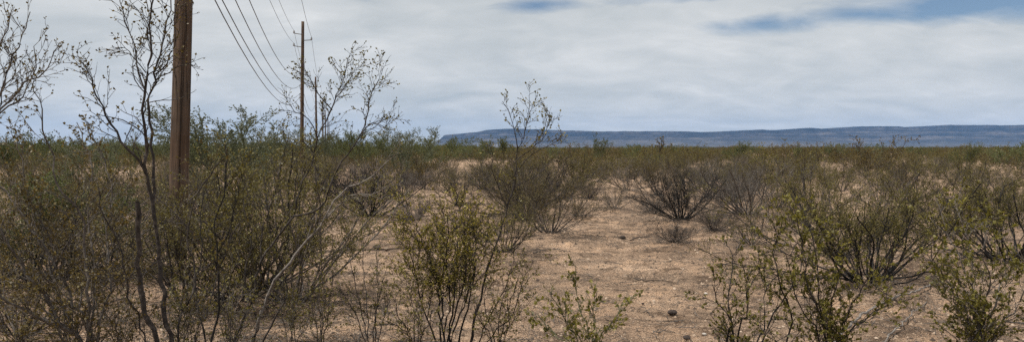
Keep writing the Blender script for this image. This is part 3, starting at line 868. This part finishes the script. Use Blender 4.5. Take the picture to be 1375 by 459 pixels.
# right foreground: bright leafy shrubs close to the camera
RB = hc(levels=2, kids=[13, 5], len=[.22, .08], leaves=125, lsize=0.0145, angle=(22, 52), leaf_from=2, leaf_lo=.3)
B = Plant(20); r_ = root(1000, 3.9)
for pts_ in ([(1023, 459), (1047, 410), (1069, 370), (1077, 352), (1072, 320)], [(975, 462), (986, 438), (962, 405), (956, 380)], [(992, 452), (1002, 425), (1004, 394), (1017, 364), (1019, 332)],
             [(984, 440), (978, 400), (985, 360), (978, 330)], [(1056, 462), (1060, 420), (1048, 385), (1040, 340), (1046, 310)], [(1010, 470), (1030, 440), (1025, 400), (1040, 370)]):
    trace(B, r_, pts_, 3.9, 3.9 + B.rng.uniform(-.25, .25), 0.011, 0.002, RB, 0.45)
hero('creosote_bush', B, rootpt(r_), 'char', 'bright', 'open creosote bush with black forked stems on the bottom edge right of the path', 'bush')

B = Plant(21); r_ = root(1118, 3.8)
RD = hc(levels=2, kids=[19, 5], len=[.27, .10], leaves=150, lsize=0.0145, angle=(22, 52), leaf_from=2, leaf_lo=.3)
for pts_ in ([(1108, 459), (1090, 400), (1078, 340), (1066, 280)], [(1112, 459), (1100, 400), (1098, 350), (1086, 300)], [(1125, 459), (1140, 420), (1150, 395), (1170, 370)],
             [(1130, 459), (1160, 430), (1190, 410), (1214, 392)], [(1115, 450), (1118, 400), (1130, 365), (1126, 330)], [(1100, 459), (1078, 420), (1066, 380), (1056, 340)]):
    trace(B, r_, pts_, 3.8, 3.8 + B.rng.uniform(-.25, .25), 0.010, 0.002, RD, 0.4)
hero('creosote_bush', B, rootpt(r_), 'dark', 'bright', 'leafy bright olive creosote rising left of the dark-based big bush at right', 'bush')

B = Plant(22); r_ = root(1316, 3.7)
for pts_ in ([(1310, 440), (1309, 405), (1296, 360), (1276, 318), (1262, 275)], [(1318, 440), (1306, 390), (1304, 340), (1290, 290), (1284, 262)], [(1326, 450), (1340, 400), (1352, 372), (1366, 356)],
             [(1306, 455), (1290, 425), (1280, 405), (1272, 380)], [(1320, 430), (1330, 380), (1322, 330), (1332, 290)], [(1334, 450), (1362, 420), (1384, 380), (1392, 340)], [(1312, 440), (1286, 400), (1262, 360), (1252, 330)]):
    trace(B, r_, pts_, 3.7, 3.7 + B.rng.uniform(-.25, .25), 0.011, 0.002, RD, 0.42)
hero('creosote_bush', B, rootpt(r_), 'grey', 'bright', 'leafy bright olive creosote in the lower right corner of the picture', 'bush')

# thicket behind the left foreground stems and the right foreground shrubs
for i, (px, d, h, k, v, lab) in enumerate(THICK):
    q = root(px, d)
    plant('creosote_bush', protos[k][v], q[0], q[1], h * 1.18 / protos[k][v].h, 1.9 * i, lab, 'bush')

# ---- bushes of the middle distance that can be told apart
rg = random.Random(5)
for px, py, h, k, v, nm, lab in MID:
    x, y, z = G(px, py)
    kk = protos[k][v]
    plant(nm, kk, x, y, h * (1.0 if k == 'dead' else 1.1) / kk.h, rg.uniform(0, 6.28), lab, 'bush', sz=rg.uniform(.92, 1.05))

TREES = [  # px, top py, depth, kind, scale-x, label
    (298, 134, 19.0, 'palo', 'pale feathery desert tree between the near pole and the second pole'),
    (330, 160, 24.0, 'palo', 'smaller pale feathery shrub right of the feathery tree'),
    (100, 232, 9.0, 'tree', 'low fresh green shrub in the tangle left of the leggy bush'),
    (14, 285, 8.2, 'tree', 'low fresh green shrub at the very left edge'),
    (118, 182, 20.0, 'palo', 'pale green shrub left of the leggy bush, before the skyline'),
    (484, 166, 62.0, 'tree', 'bright green desert tree just right of the line of poles'),
    (455, 176, 70.0, 'tree', 'green desert tree at the foot of the far poles'),
    (430, 178, 58.0, 'palo', 'greyish desert tree before the far poles'),
    (543, 164, 34.0, 'palo', 'pale shrub standing above the scrub line left of the mesa end'),
    (574, 174, 50.0, 'tree', 'olive desert tree at the left end of the mesa'),
    (520, 178, 60.0, 'tree', 'green desert tree between the bright tree and the pale shrub'),
    (648, 181, 75.0, 'tree', 'round green desert tree below the left part of the mesa'),
    (676, 185, 80.0, 'tree', 'low green desert tree left behind the thin tall stem'),
    (803, 179, 72.0, 'tree', 'small pointed green desert tree standing out before the mesa'),
    (990, 191, 62.0, 'tree', 'rounded green shrub on the scrub line right of the dark snag'),
    (1072, 193, 62.0, 'tree', 'low green shrub on the scrub line below the mesa knoll'),
    (1298, 193, 48.0, 'tree', 'broad rounded shrub on the scrub line at far right'),
    (1170, 196, 60.0, 'palo', 'pale low shrub on the scrub line at right'),
    (380, 172, 45.0, 'palo', 'greyish desert tree behind the second pole foot'),
    (270, 178, 40.0, 'tree', 'olive desert tree behind the near pole'),
    (20, 180, 36.0, 'tree', 'olive desert tree on the skyline at the left edge'),
    (175, 178, 42.0, 'tree', 'olive desert tree on the skyline behind the leggy bush'),
]
for i, (px, tp, d, k, lab) in enumerate(TREES):
    x = (px - 687.5) / F * d
    top = P(px, tp, d)[2] - gz1(x, d)
    K = protos[k][i % len(protos[k])]
    hgt = max(v.co.z for v in K.lf.vertices)
    plant('desert_tree', K, x, d, top / hgt * (1.06 if k == 'tree' else 0.98), rg.uniform(0, 6.28), lab, 'tree')

# dark snag on the scrub line
B = Plant(60); d = 58.0; r_ = root(886, d)
SN = hc(levels=2, kids=[7, 4], len=[.36, .18], seg=[.15, .1, .08], leaves=30, lsize=.06, leaf_from=1, rmin=.010, leaf_lo=.4)
for tx, ty in ((888, 183), (883, 188), (892, 190)):
    trace(B, r_, [(886, 205), ((886 + tx) / 2 + 1, 195), (tx, ty)], d, d, 0.045, 0.015, SN, 0.65)
hero('dead_snag', B, rootpt(r_), 'char', 'brown', 'dark spiky snag poking above the scrub before the mesa', 'snag')

# ---- the fill of the scrub: individuals to begin with, then one mass
PATH = lambda y: 0.95 + (y - 6) * 0.127 + 0.30 * math.sin(y * 0.25) - 0.0035 * max(0, y - 22) ** 2
PATH_END = 29.0


def blocked(x, y, gapm):
    if y < PATH_END and abs(x - PATH(y)) < (1.25 if y < 15 else 0.85): return True
    px = 687.5 + x / y * F; py = 198.5 + EYE * F / y
    if 405 < px < 560 and 268 < py < 460: return True
    if 840 < px < 1060 and 300 < py < 460: return True
    if 700 < px < 960 and py > 300: return True
    if 600 < px < 690 and 219 < py < 231: return True
    if 80 < px < 215 and 218 < py < 262: return True
    if 240 < px < 330 and 224 < py < 240: return True
    if 440 < px < 560 and 228 < py < 262 and (px * 7 % 3 > 1): return True
    if 1105 < px < 1150 and 222 < py < 236: return True
    if 1290 < px < 1375 and 222 < py < 236: return True
    if 560 < px < 700 and py > 300: return True
    if 940 < px and py > 330: return True
    if 1180 < px < 1290 and 285 < py: return True
    for sx, sy, sr in SPOTS:
        if abs(sx - x) < 4 and (sx - x) ** 2 + (sy - y) ** 2 < (sr + gapm) ** 2: return True
    return False


rg = random.Random(77)
cand = []
tries = 0
while len(cand) < 225 and tries < 60000:
    tries += 1
    y = 9.5 + 52 * rg.random() ** 0.62
    x = rg.uniform(-0.78, 0.78) * y
    if blocked(x, y, 0.72 if y > 20 else 0.85): continue
    u = rg.random()
    left = x / y < -0.15
    k = 'dense' if u < .30 else 'med' if u < .66 else 'sparse' if u < .86 else 'dead'
    s_ = (rg.uniform(.42, .92) + .35 * rg.random() ** 4) 
    i = rg.randrange(len(protos[k]))
    px_ = 687.5 + x / y * F
    zone = ('at the left end of the plain' if px_ < 200 else 'below the pole line' if px_ < 480 else 'left of the path' if x < PATH(y) else 'just right of the path' if px_ < 1000 else 'at the right side of the plain')
    row = 'in the nearer rows' if y < 20 else 'in the middle rows' if y < 34 else 'in the farther rows'
    look = {'dense': 'dense olive creosote bush', 'med': 'loose olive creosote bush', 'sparse': 'thin brown creosote bush', 'dead': 'grey leafless bush'}[k]
    size = 'low ' if s_ < .72 else 'tall ' if s_ > .98 else ''
    lab = size + look + ' ' + row + ' ' + zone
    cat, grp, nm = 'bush', 'scrub bushes ' + zone, 'dead_bush' if k == 'dead' else 'creosote_bush'
    cand.append(1)
    plant(nm, protos[k][i], x, y, s_ * 1.30 / protos[k][i].h, rg.uniform(0, 6.28), lab, cat, grp, sz=rg.uniform(.78, 1.0))

# far scrub: one mass of instanced bushes
lowcol = bpy.data.collections.new('far_scrub_kinds')
LOW = []
for i in range(4): LOW.append((bush(700 + i, 1.25, 1.0, 12, C_LOW, r0=.010, tilt=(6, 70)), 'dark', 'olive' if i % 2 else 'brown'))
for i in range(2): LOW.append((bush(720 + i, 2.0, 1.0, 7, C_LOWT, r0=.03), 'green', 'green'))
for i, (B, bk, lf) in enumerate(LOW):
    a = B.stems_mesh('scrub', MB[bk]); b = B.leaves_mesh('scrub_l', ML[lf])
    va = np.empty(len(a.vertices) * 3, np.float32); a.vertices.foreach_get('co', va)
    vb = np.empty(len(b.vertices) * 3, np.float32); b.vertices.foreach_get('co', vb)
    fa = np.empty(len(a.loops), np.int32); a.loops.foreach_get('vertex_index', fa)
    fb = np.empty(len(b.loops), np.int32); b.loops.foreach_get('vertex_index', fb)
    me = mesh_from('scrub_kind', np.concatenate([va.reshape(-1, 3), vb.reshape(-1, 3)]), np.concatenate([fa.reshape(-1, 4), fb.reshape(-1, 4) + len(a.vertices)]), [MB[bk], ML[lf]])
    mi = np.zeros(len(me.polygons), np.int32); mi[len(fa) // 4:] = 1
    me.polygons.foreach_set('material_index', mi)
    o = bpy.data.objects.new('scrub_kind_%d' % i, me); lowcol.objects.link(o)
    bpy.data.meshes.remove(a); bpy.data.meshes.remove(b)

nr = np.random.default_rng(9)
pts_all = []; kind_all = []; scale_all = []
xs0 = np.array([s[0] for s in SPOTS]); ys0 = np.array([s[1] for s in SPOTS])
for (r0, r1, per) in ((24, 60, 24.0), (60, 130, 7.5), (130, 420, 11.0), (420, 1300, 60.0)):
    area = 0.76 * (r1 * r1 - r0 * r0); n = int(area / per)
    rad = np.sqrt(nr.uniform(r0 * r0, r1 * r1, n)); aa = nr.uniform(-0.76, 0.76, n)
    x = rad * np.sin(aa); y = rad * np.cos(aa)
    if r1 <= 140:
        keep = np.array([not (any(((xs0 - a) ** 2 + (ys0 - b) ** 2) < 0.8 ** 2) or (b < PATH_END and abs(a - PATH(b)) < 0.9)
                              or (600 < 687.5 + a / b * F < 690 and 219 < 198.5 + EYE * F / b < 231) or (1105 < 687.5 + a / b * F < 1150 and 222 < 198.5 + EYE * F / b < 236)) for a, b in zip(x, y)])
        x, y = x[keep], y[keep]
    # open and thick patches
    dn = fbm(x / 14, y / 14, 2, 91)
    keep = dn > 0.40 if r0 >= 60 else dn > 0.3
    x, y = x[keep], y[keep]
    left = x / y < -0.05
    k = np.where(nr.random(len(x)) < np.where(x / y < -0.25, 0.12, np.where(left, 0.10, 0.05)) * (1 if r0 >= 60 else 0), nr.integers(4, 6, len(x)), nr.integers(0, 4, len(x)))
    s_ = (0.36 + 0.48 * nr.random(len(x)) + 1.0 * nr.random(len(x)) ** 6) * np.where(left, 0.98, 1.0)
    s_ = np.where(k >= 4, (0.55 + 0.55 * nr.random(len(x))) * np.where(left, 1.3, 0.95), s_)
    if r0 >= 420: s_ *= 1.2
    pts_all.append(np.stack([x, y, gz(x, y) - 0.03], -1)); kind_all.append(k); scale_all.append(s_)
pts_ = np.concatenate(pts_all).astype(np.float32); kinds_ = np.concatenate(kind_all).astype(np.int32); scales_ = np.concatenate(scale_all).astype(np.float32)
me = bpy.data.meshes.new('far_scrub'); me.vertices.add(len(pts_)); me.vertices.foreach_set('co', pts_.ravel())
a = me.attributes.new('kind_index', 'INT', 'POINT'); a.data.foreach_set('value', kinds_)
a = me.attributes.new('size', 'FLOAT', 'POINT'); a.data.foreach_set('value', scales_)
me.update()
far = link('far_scrub', me)
tag(far, 'unbroken olive scrub spreading across the plain to the foot of the mesa', 'scrub', kind='stuff')
ng = bpy.data.node_groups.new('scatter_scrub', 'GeometryNodeTree')
ng.interface.new_socket('Geometry', in_out='INPUT', socket_type='NodeSocketGeometry')
ng.interface.new_socket('Geometry', in_out='OUTPUT', socket_type='NodeSocketGeometry')
gi = ng.nodes.new('NodeGroupInput'); go = ng.nodes.new('NodeGroupOutput')
ci = ng.nodes.new('GeometryNodeCollectionInfo'); ci.inputs['Collection'].default_value = lowcol
ci.inputs['Separate Children'].default_value = True; ci.inputs['Reset Children'].default_value = True
iop = ng.nodes.new('GeometryNodeInstanceOnPoints'); iop.inputs['Pick Instance'].default_value = True
ak = ng.nodes.new('GeometryNodeInputNamedAttribute'); ak.data_type = 'INT'; ak.inputs['Name'].default_value = 'kind_index'
asz = ng.nodes.new('GeometryNodeInputNamedAttribute'); asz.data_type = 'FLOAT'; asz.inputs['Name'].default_value = 'size'
rv = ng.nodes.new('FunctionNodeRandomValue'); rv.data_type = 'FLOAT_VECTOR'
rv.inputs[0].default_value = (0, 0, 0); rv.inputs[1].default_value = (0, 0, 6.283)
gl = ng.links.new
gl(gi.outputs[0], iop.inputs['Points']); gl(ci.outputs[0], iop.inputs['Instance']); gl(ak.outputs[0], iop.inputs['Instance Index'])
gl(rv.outputs[0], iop.inputs['Rotation']); gl(asz.outputs[0], iop.inputs['Scale']); gl(iop.outputs[0], go.inputs[0])
md = far.modifiers.new('scatter', 'NODES'); md.node_group = ng

# ------------------------------------------------------------------ power line


def mat_pole():
    M = Mat('pole_wood')
    tcn = M.t.nodes.new('ShaderNodeTexCoord').outputs['Object']
    mp = M.t.nodes.new('ShaderNodeMapping'); M.l(tcn, mp.inputs[0]); mp.inputs['Scale'].default_value = (26, 26, 0.7)
    g = M.noise(mp.outputs[0], 1.0, 7, 0.65, 0.3)
    c = M.ramp(g, [(0.30, (0.036, 0.023, 0.016)), (0.46, (0.098, 0.060, 0.039)), (0.62, (0.148, 0.095, 0.062)), (0.8, (0.22, 0.16, 0.115))])
    bl = M.ramp(M.noise(tcn, 1.6, 5, 0.6), [(0.34, (0.55, 0.52, 0.5)), (0.6, (1.1, 1.1, 1.1))])
    mp2 = M.t.nodes.new('ShaderNodeMapping'); M.l(tcn, mp2.inputs[0]); mp2.inputs['Scale'].default_value = (14, 14, 0.45)
    ck = M.ramp(M.noise(mp2.outputs[0], 1.0, 4, 0.5, 0.8), [(0.455, (1, 1, 1)), (0.485, (0.30, 0.28, 0.26)), (0.515, (1, 1, 1))])
    c = M.mix(0.9, c, bl, 'MULTIPLY')
    gr = M.ramp(M.noise(tcn, 0.9, 4, 0.6), [(0.42, (0, 0, 0)), (0.66, (1, 1, 1))])
    c = M.mix(M.math('MULTIPLY', gr, 0.55), c, (0.125, 0.103, 0.084))
    M.color(M.mix(1.0, c, ck, 'MULTIPLY')); M.rough(0.85, 0.2)
    b = M.bump(g, 0.9, 0.015); M.bump(ck, 0.8, 0.02, b)
    return M.m


def mat_plain(name, c, rough=0.6, metal=0.0):
    M = Mat(name)
    tcn = M.t.nodes.new('ShaderNodeTexCoord').outputs['Object']
    M.color(M.ramp(M.noise(tcn, 9, 4), [(0.35, tuple(v * .75 for v in c)), (0.65, tuple(min(1, v * 1.2) for v in c))]))
    M.rough(rough, 0.4); M.b.inputs['Metallic'].default_value = metal
    return M.m


M_POLE = mat_pole(); M_ARM = mat_plain('bracket_grey', (0.22, 0.22, 0.22), 0.5, 0.6); M_INS = mat_plain('insulator_grey', (0.30, 0.30, 0.31), 0.35)
M_WIRE = mat_plain('wire_aluminium', (0.10, 0.10, 0.105), 0.55, 0.3)


def tube(paths, sides, mat, name):
    B = Plant(1)
    B.poly = [(p, a, b, sides) for p, a, b in paths]
    return B.stems_mesh(name, mat)


POLE_H = 10.3
poles = [(-5.06 - 0.240 * 39.5 * i, 11.0 + 39.5 * i) for i in range(7)]
rng = np.random.default_rng(3)


def shaft_mesh():
    S, n = 20, 26
    zs = np.linspace(-0.15, POLE_H, n); an = np.arange(S) * 2 * np.pi / S
    rad = np.interp(zs, [0, POLE_H], [0.141, 0.098])
    rr_ = rad[:, None] * (1 + 0.025 * (fbm(an[None, :] * 2 + 5, zs[:, None] * .6, 3, 8) - .5) * 2)
    V = np.stack([rr_ * np.cos(an), rr_ * np.sin(an), np.repeat(zs[:, None], S, 1)], -1).reshape(-1, 3).tolist()
    Fc = [(i * S + k, i * S + (k + 1) % S, (i + 1) * S + (k + 1) % S, (i + 1) * S + k) for i in range(n - 1) for k in range(S)]
    me = bpy.data.meshes.new('shaft')
    me.from_pydata(V, [], Fc + [tuple((n - 1) * S + k for k in range(S))]); me.materials.append(M_POLE)
    for p in me.polygons[:-1]: p.use_smooth = True
    me.update()
    return me


# line direction and sideways direction of the pole line
ld = unit((-0.243, 1.0, 0)); sx = (ld[1], -ld[0], 0)     # sx points to the right of the line
ARMS = [(-1, 9.42), (1, 9.02), (-1, 8.56)]
COMM = [6.75, 5.95, 5.35, 5.12]
me_shaft = shaft_mesh()
arm_me = {}
for j, (s_, z) in enumerate(ARMS):
    e = [s_ * 0.10 * sx[0], s_ * .10 * sx[1], z], [s_ * 0.62 * sx[0], s_ * .62 * sx[1], z + 0.06]
    a = tube([([tuple(e[0]), tuple((np.array(e[0]) + np.array(e[1])) / 2), tuple(e[1])], 0.030, 0.026)], 6, M_ARM, 'bracket')
    q = np.array(e[1]) - np.array([s_ * .04 * sx[0], s_ * .04 * sx[1], 0])
    prof = [(0.0, .028), (.03, .075), (.05, .045), (.08, .075), (.10, .045), (.13, .07), (.16, .03), (.19, .035)]
    B = Plant(1); pp = [tuple(q + np.array([0, 0, h_])) for h_, _ in prof]
    S = 10; an = np.arange(S) * 2 * np.pi / S
    V = np.concatenate([np.stack([q[0] + w * np.cos(an), q[1] + w * np.sin(an), np.full(S, q[2] + h_)], -1) for h_, w in prof])
    Fc = [(i * S + k, i * S + (k + 1) % S, (i + 1) * S + (k + 1) % S, (i + 1) * S + k) for i in range(len(prof) - 1) for k in range(S)]
    arm_me[j] = (a, mesh_from('insulator', V, Fc, [M_INS], True))
clamp_me = []
for z in COMM:
    q = (-0.145 * sx[0], -0.145 * sx[1], z)
    clamp_me.append(tube([([(q[0] * .6, q[1] * .6, z), q, (q[0] * 1.35, q[1] * 1.35, z)], 0.035, 0.03)], 6, M_ARM, 'cable_clamp'))
PL = ['thick weathered brown wooden utility pole standing nearest, cut by the top edge',
      'second wooden utility pole with short brackets near its top', 'third wooden utility pole, right behind the second',
      'fourth wooden utility pole in the receding line', 'fifth wooden utility pole in the receding line', 'sixth wooden utility pole in the receding line, very small', 'farthest tiny utility pole of the line']
tilts = [R(2.3), R(1.0), R(-.4), R(.5), R(-.6), R(.3), 0]
for i, (x, y) in enumerate(poles):
    e = bpy.data.objects.new('utility_pole', None); col.objects.link(e)
    e.location = (x, y, gz1(x, y)); e.rotation_euler = (0, tilts[i], 0)
    tag(e, PL[i], 'utility pole', 'poles of the power line')
    link('shaft', me_shaft, e)
    for j in range(3):
        a = link('bracket', arm_me[j][0], e); link('insulator', arm_me[j][1], a)
    for cm in clamp_me: link('cable_clamp', cm, e)

bpy.context.view_layer.update()


def wire_path(off, z, sag, start=0):
    pts = []
    for i in range(start, len(poles) - 1):
        (xa, ya), (xb, yb) = poles[i], poles[i + 1]
        for k in range(17):
            if k == 0 and i > start: continue
            t_ = k / 16
            def at(n, px_, py_):
                return np.array([px_ + off * sx[0] + math.sin(tilts[n]) * z, py_ + off * sx[1], z + gz1(px_, py_)])
            p = at(i, xa, ya) * (1 - t_) + at(i + 1, xb, yb) * t_
            p[2] -= 4 * sag * t_ * (1 - t_)
            pts.append(tuple(p))
    return pts


WIRES = [(-0.58, ARMS[0][1] + .25, .85, 'uppermost left conductor of the power line, held by the top left brackets'),
         (0.58, ARMS[1][1] + .25, .75, 'right-hand conductor of the power line, held by the right brackets'),
         (-0.58, ARMS[2][1] + .25, .95, 'lower left conductor of the power line, held by the lower left brackets'),
         (-0.19, COMM[0], 1.4, 'highest of the four slack cables clamped to the pole shafts'),
         (-0.19, COMM[1], 1.35, 'second highest of the four slack cables clamped to the pole shafts'),
         (-0.19, COMM[2], 1.3, 'second lowest of the four slack cables clamped to the pole shafts'),
         (-0.19, COMM[3], 1.45, 'lowest of the four slack cables clamped to the pole shafts')]
for off, z, sag, lab in WIRES:
    me = tube([(wire_path(off, z, sag), .013 if z < 7 else .010, .013 if z < 7 else .010)], 4, M_WIRE, 'power_cable')
    tag(link('power_cable', me), lab, 'cable', 'cables of the power line')

# ------------------------------------------------------------------ stones, sticks, litter


def stone_mesh(seed, flat):
    import bmesh
    bm = bmesh.new(); bmesh.ops.create_icosphere(bm, subdivisions=2, radius=1)
    r = random.Random(seed); o = (r.uniform(0, 50), r.uniform(0, 50))
    for v in bm.verts:
        n = float(fbm(np.array([v.co.x * 1.1 + o[0] + v.co.z]), np.array([v.co.y * 1.1 + o[1]]), 3, seed)[0])
        v.co *= 0.65 + 0.7 * n
        v.co.z *= flat
    me = bpy.data.meshes.new('stone'); bm.to_mesh(me); bm.free()
    return me


def mat_stone(name, a, b):
    M = Mat(name); tcn = M.t.nodes.new('ShaderNodeTexCoord').outputs['Object']
    M.color(M.ramp(M.noise(tcn, 3, 6, .7), [(0.35, a), (0.65, b)])); M.rough(0.9, .2); M.bump(M.noise(tcn, 9, 5, .7), .5, .1)
    return M.m


MS = {'dark': mat_stone('stone_dark', (.035, .027, .024), (.085, .065, .055)), 'tan': mat_stone('stone_tan', (.24, .175, .12), (.40, .31, .23)), 'white': mat_stone('stone_white', (.42, .37, .32), (.62, .57, .51))}
STONES = [(903, 411, .050, 'dark', 'flat dark stone lying alone on the open sand of the path'), (948, 385, .026, 'white', 'small whitish stone right of the path before the bush with black forked stems'),
          (925, 391, .020, 'dark', 'small dark stone just behind the flat dark one'), (922, 442, .040, 'dark', 'dark clod near the bottom edge of the path'),
          (946, 455, .028, 'dark', 'dark stone on the bottom edge right of the path'), (946, 437, .022, 'white', 'white chip of stone near the bottom edge of the path'),
          (863, 399, .018, 'dark', 'tiny dark stone left of the flat dark one'), (506, 329, .075, 'tan', 'pale tan rock on the sand left of the yellow-topped bush'),
          (519, 331, .05, 'tan', 'smaller tan rock touching the pale tan rock'), (505, 401, .045, 'dark', 'dark stone on the sand left of the yellow-topped bush'),
          (967, 352, .055, 'dark', 'dark rounded stone in the shade right of the path'), (836, 319, .06, 'dark', 'dark clod on the left part of the path'),
          (1003, 344, .035, 'tan', 'tan stone under the right path bushes'), (808, 352, .03, 'tan', 'tan stone in the middle of the path')]
for i, (px, py, r, m, lab) in enumerate(STONES):
    me = stone_mesh(800 + i, .55); me.materials.append(MS[m])
    x, y, z = G(px, py)
    o = link('stone', me, None, (x, y, z + r * .25 + .012)); o.scale = (r, r * .8, r); o.rotation_euler = (0, 0, i * 1.7)
    tag(o, lab, 'stone', 'stones on the sand')

# fallen sticks that show singly
STICKS = [([(1110, 462), (1135, 436), (1162, 419), (1200, 403), (1240, 392), (1262, 374)], .016, 'pale', .10, 'long pale fallen branch lying below the large dark-based bush'),
          ([(1180, 455), (1204, 436), (1230, 415), (1246, 402)], .010, 'pale', .05, 'short pale fallen branch beside the long one'),
          ([(996, 318), (1003, 325), (1010, 334)], .014, 'pale', .02, 'short bleached stick on the ground below the grey twiggy bush'),
          ([(846, 321), (858, 318), (872, 316)], .012, 'dark', .02, 'dark short stick lying across the path'),
          ([(852, 364), (868, 367), (890, 366)], .008, 'dark', .02, 'thin dark twig lying on the middle of the path'),
          ([(1290, 459), (1322, 440), (1350, 434), (1385, 428)], .013, 'grey', .12, 'grey fallen branch in the lower right corner'),
          ([(716, 338), (740, 332), (762, 334)], .010, 'grey', .02, 'grey stick lying under the brownish bush by the path')]
for i, (pp, r, bk, lift, lab) in enumerate(STICKS):
    B = Plant(900 + i)
    pts = []
    for k, (px, py) in enumerate(pp):
        x, y, z = G(px, py); pts.append((x, y, z + r + lift * math.sin(math.pi * min(1, k / (len(pp) - 1) * 1.0)) * .6))
    B.traced(pts, r, r * .45, hc(levels=1, kids=[5], len=[.22], leaves=0, leaf_from=9, angle=(25, 60), up=[0, -.02]), .3)
    o = link('fallen_branch', B.stems_mesh('fallen_branch', MB[bk]))
    c0 = Vector(pts[0]); o.data.transform(__import__('mathutils').Matrix.Translation(-c0)); o.location = c0
    tag(o, lab, 'branch', 'fallen branches')

# pebbles: gravel too many to count
n = 72000
nr = np.random.default_rng(4)
yy = 4.6 + 20 * nr.random(n) ** 1.35
xx = nr.uniform(-0.75, 0.75, n) * yy
sz = (0.005 + 0.018 * nr.random(n) ** 6) * (1 + yy / 30)
zz_ = gz(xx, yy)
octv = np.array([(1, 0, 0), (0, 1, 0), (-1, 0, 0), (0, -1, 0), (0, 0, .75)])
octf = np.array([(0, 1, 4), (1, 2, 4), (2, 3, 4), (3, 0, 4)])
an = nr.uniform(0, 6.28, n); ca, sa = np.cos(an), np.sin(an)
ov = octv[None] * nr.uniform(.6, 1.3, (n, 5, 1)) * sz[:, None, None]
V = np.stack([ov[..., 0] * ca[:, None] - ov[..., 1] * sa[:, None], ov[..., 0] * sa[:, None] + ov[..., 1] * ca[:, None], ov[..., 2]], -1)
V += np.stack([xx, yy, zz_ + (fbm(xx / 0.16, yy / 0.16, 3, 77) - 0.5) * 0.05 * np.exp(-(yy / 22.0) ** 2)], -1)[:, None]
Fc = (octf[None] + (np.arange(n) * 5)[:, None, None]).reshape(-1, 3)
Mp = Mat('pebble'); gp = Mp.t.nodes.new('ShaderNodeNewGeometry')
Mp.color(Mp.ramp(gp.outputs['Random Per Island'], [(0.0, (.045, .034, .028)), (.35, (.15, .108, .075)), (.8, (.31, .222, .155)), (1.0, (.40, .31, .235))])); Mp.rough(.9, .15)
peb = link('gravel', mesh_from('gravel', V.reshape(-1, 3), Fc, [Mp.m]))
tag(peb, 'small tan and brown pebbles strewn over the sandy ground', 'gravel', kind='stuff')

# dead twig litter under the bushes
B = Plant(950); g = B.rng
near = [s for s in SPOTS if s[1] < 24]
for i in range(11000):
    if g.random() < .62:
        s = g.choice(near); a = g.uniform(0, 6.28); q = abs(g.gauss(0, .75)) + .1
        x, y = s[0] + math.cos(a) * q, s[1] + math.sin(a) * q
    else:
        y = 5 + 18 * g.random(); x = g.uniform(-.72, .72) * y
    ln = g.uniform(.05, .28); a = g.uniform(0, 6.28); z = gz1(x, y) + .012
    k = g.gauss(0, .04)
    x2, y2 = x + math.cos(a) * ln, y + math.sin(a) * ln
    B.poly.append(([(x, y, z), ((x + x2) / 2 + k, (y + y2) / 2 - k, z + g.uniform(.0, .05)), (x2, y2, gz1(x2, y2) + g.uniform(.008, .05))], g.uniform(.002, .0055), .0015, 3))
tag(link('twig_litter', B.stems_mesh('twig_litter', MB['grey'])), 'dry grey twigs littering the ground under the bushes', 'litter', kind='stuff')

B = Plant(955); g = B.rng
wt = [s_[2] ** 2 for s_ in near]
for s in g.choices(near, wt, k=26000):
    a = g.uniform(0, 6.28); q = abs(g.gauss(0, .55)) * (.6 + s[2])
    x, y = s[0] + math.cos(a) * q, s[1] + math.sin(a) * q
    B.leaf.append(((x, y, 0), unit((g.gauss(0, 1), g.gauss(0, 1), g.uniform(0, .5))), g.uniform(.010, .026)))
zz_ = gz(np.array([q[0][0] for q in B.leaf]), np.array([q[0][1] for q in B.leaf])) + .014
B.leaf = [((q[0][0], q[0][1], float(z)), q[1], q[2]) for q, z in zip(B.leaf, zz_)]
tag(link('leaf_litter', B.leaves_mesh('leaf_litter', ML['grey'])), 'brown leaf litter gathered on the soil under the bushes', 'litter', kind='stuff')

# dry grass wisps
B = Plant(960); g = B.rng
for i in range(420):
    while True:
        y = 6 + 26 * g.random(); x = g.uniform(-.74, .74) * y
        if abs(x - PATH(y)) > .9: break
    z = gz1(x, y)
    for k in range(g.randrange(8, 20)):
        a = g.uniform(0, 6.28); t_ = R(g.uniform(10, 60)); h_ = g.uniform(.06, .20)
        bx, by = x + g.gauss(0, .05), y + g.gauss(0, .05)
        B.poly.append(([(bx, by, z), (bx + math.cos(a) * math.sin(t_) * h_ * .5, by + math.sin(a) * math.sin(t_) * h_ * .5, z + h_ * .6), (bx + math.cos(a) * math.sin(t_) * h_, by + math.sin(a) * math.sin(t_) * h_, z + h_ * .85)], .0022, .001, 3))
tag(link('dry_grass', B.stems_mesh('dry_grass', MB['pale'])), 'sparse wisps of dry grass between the bushes', 'grass', kind='stuff')
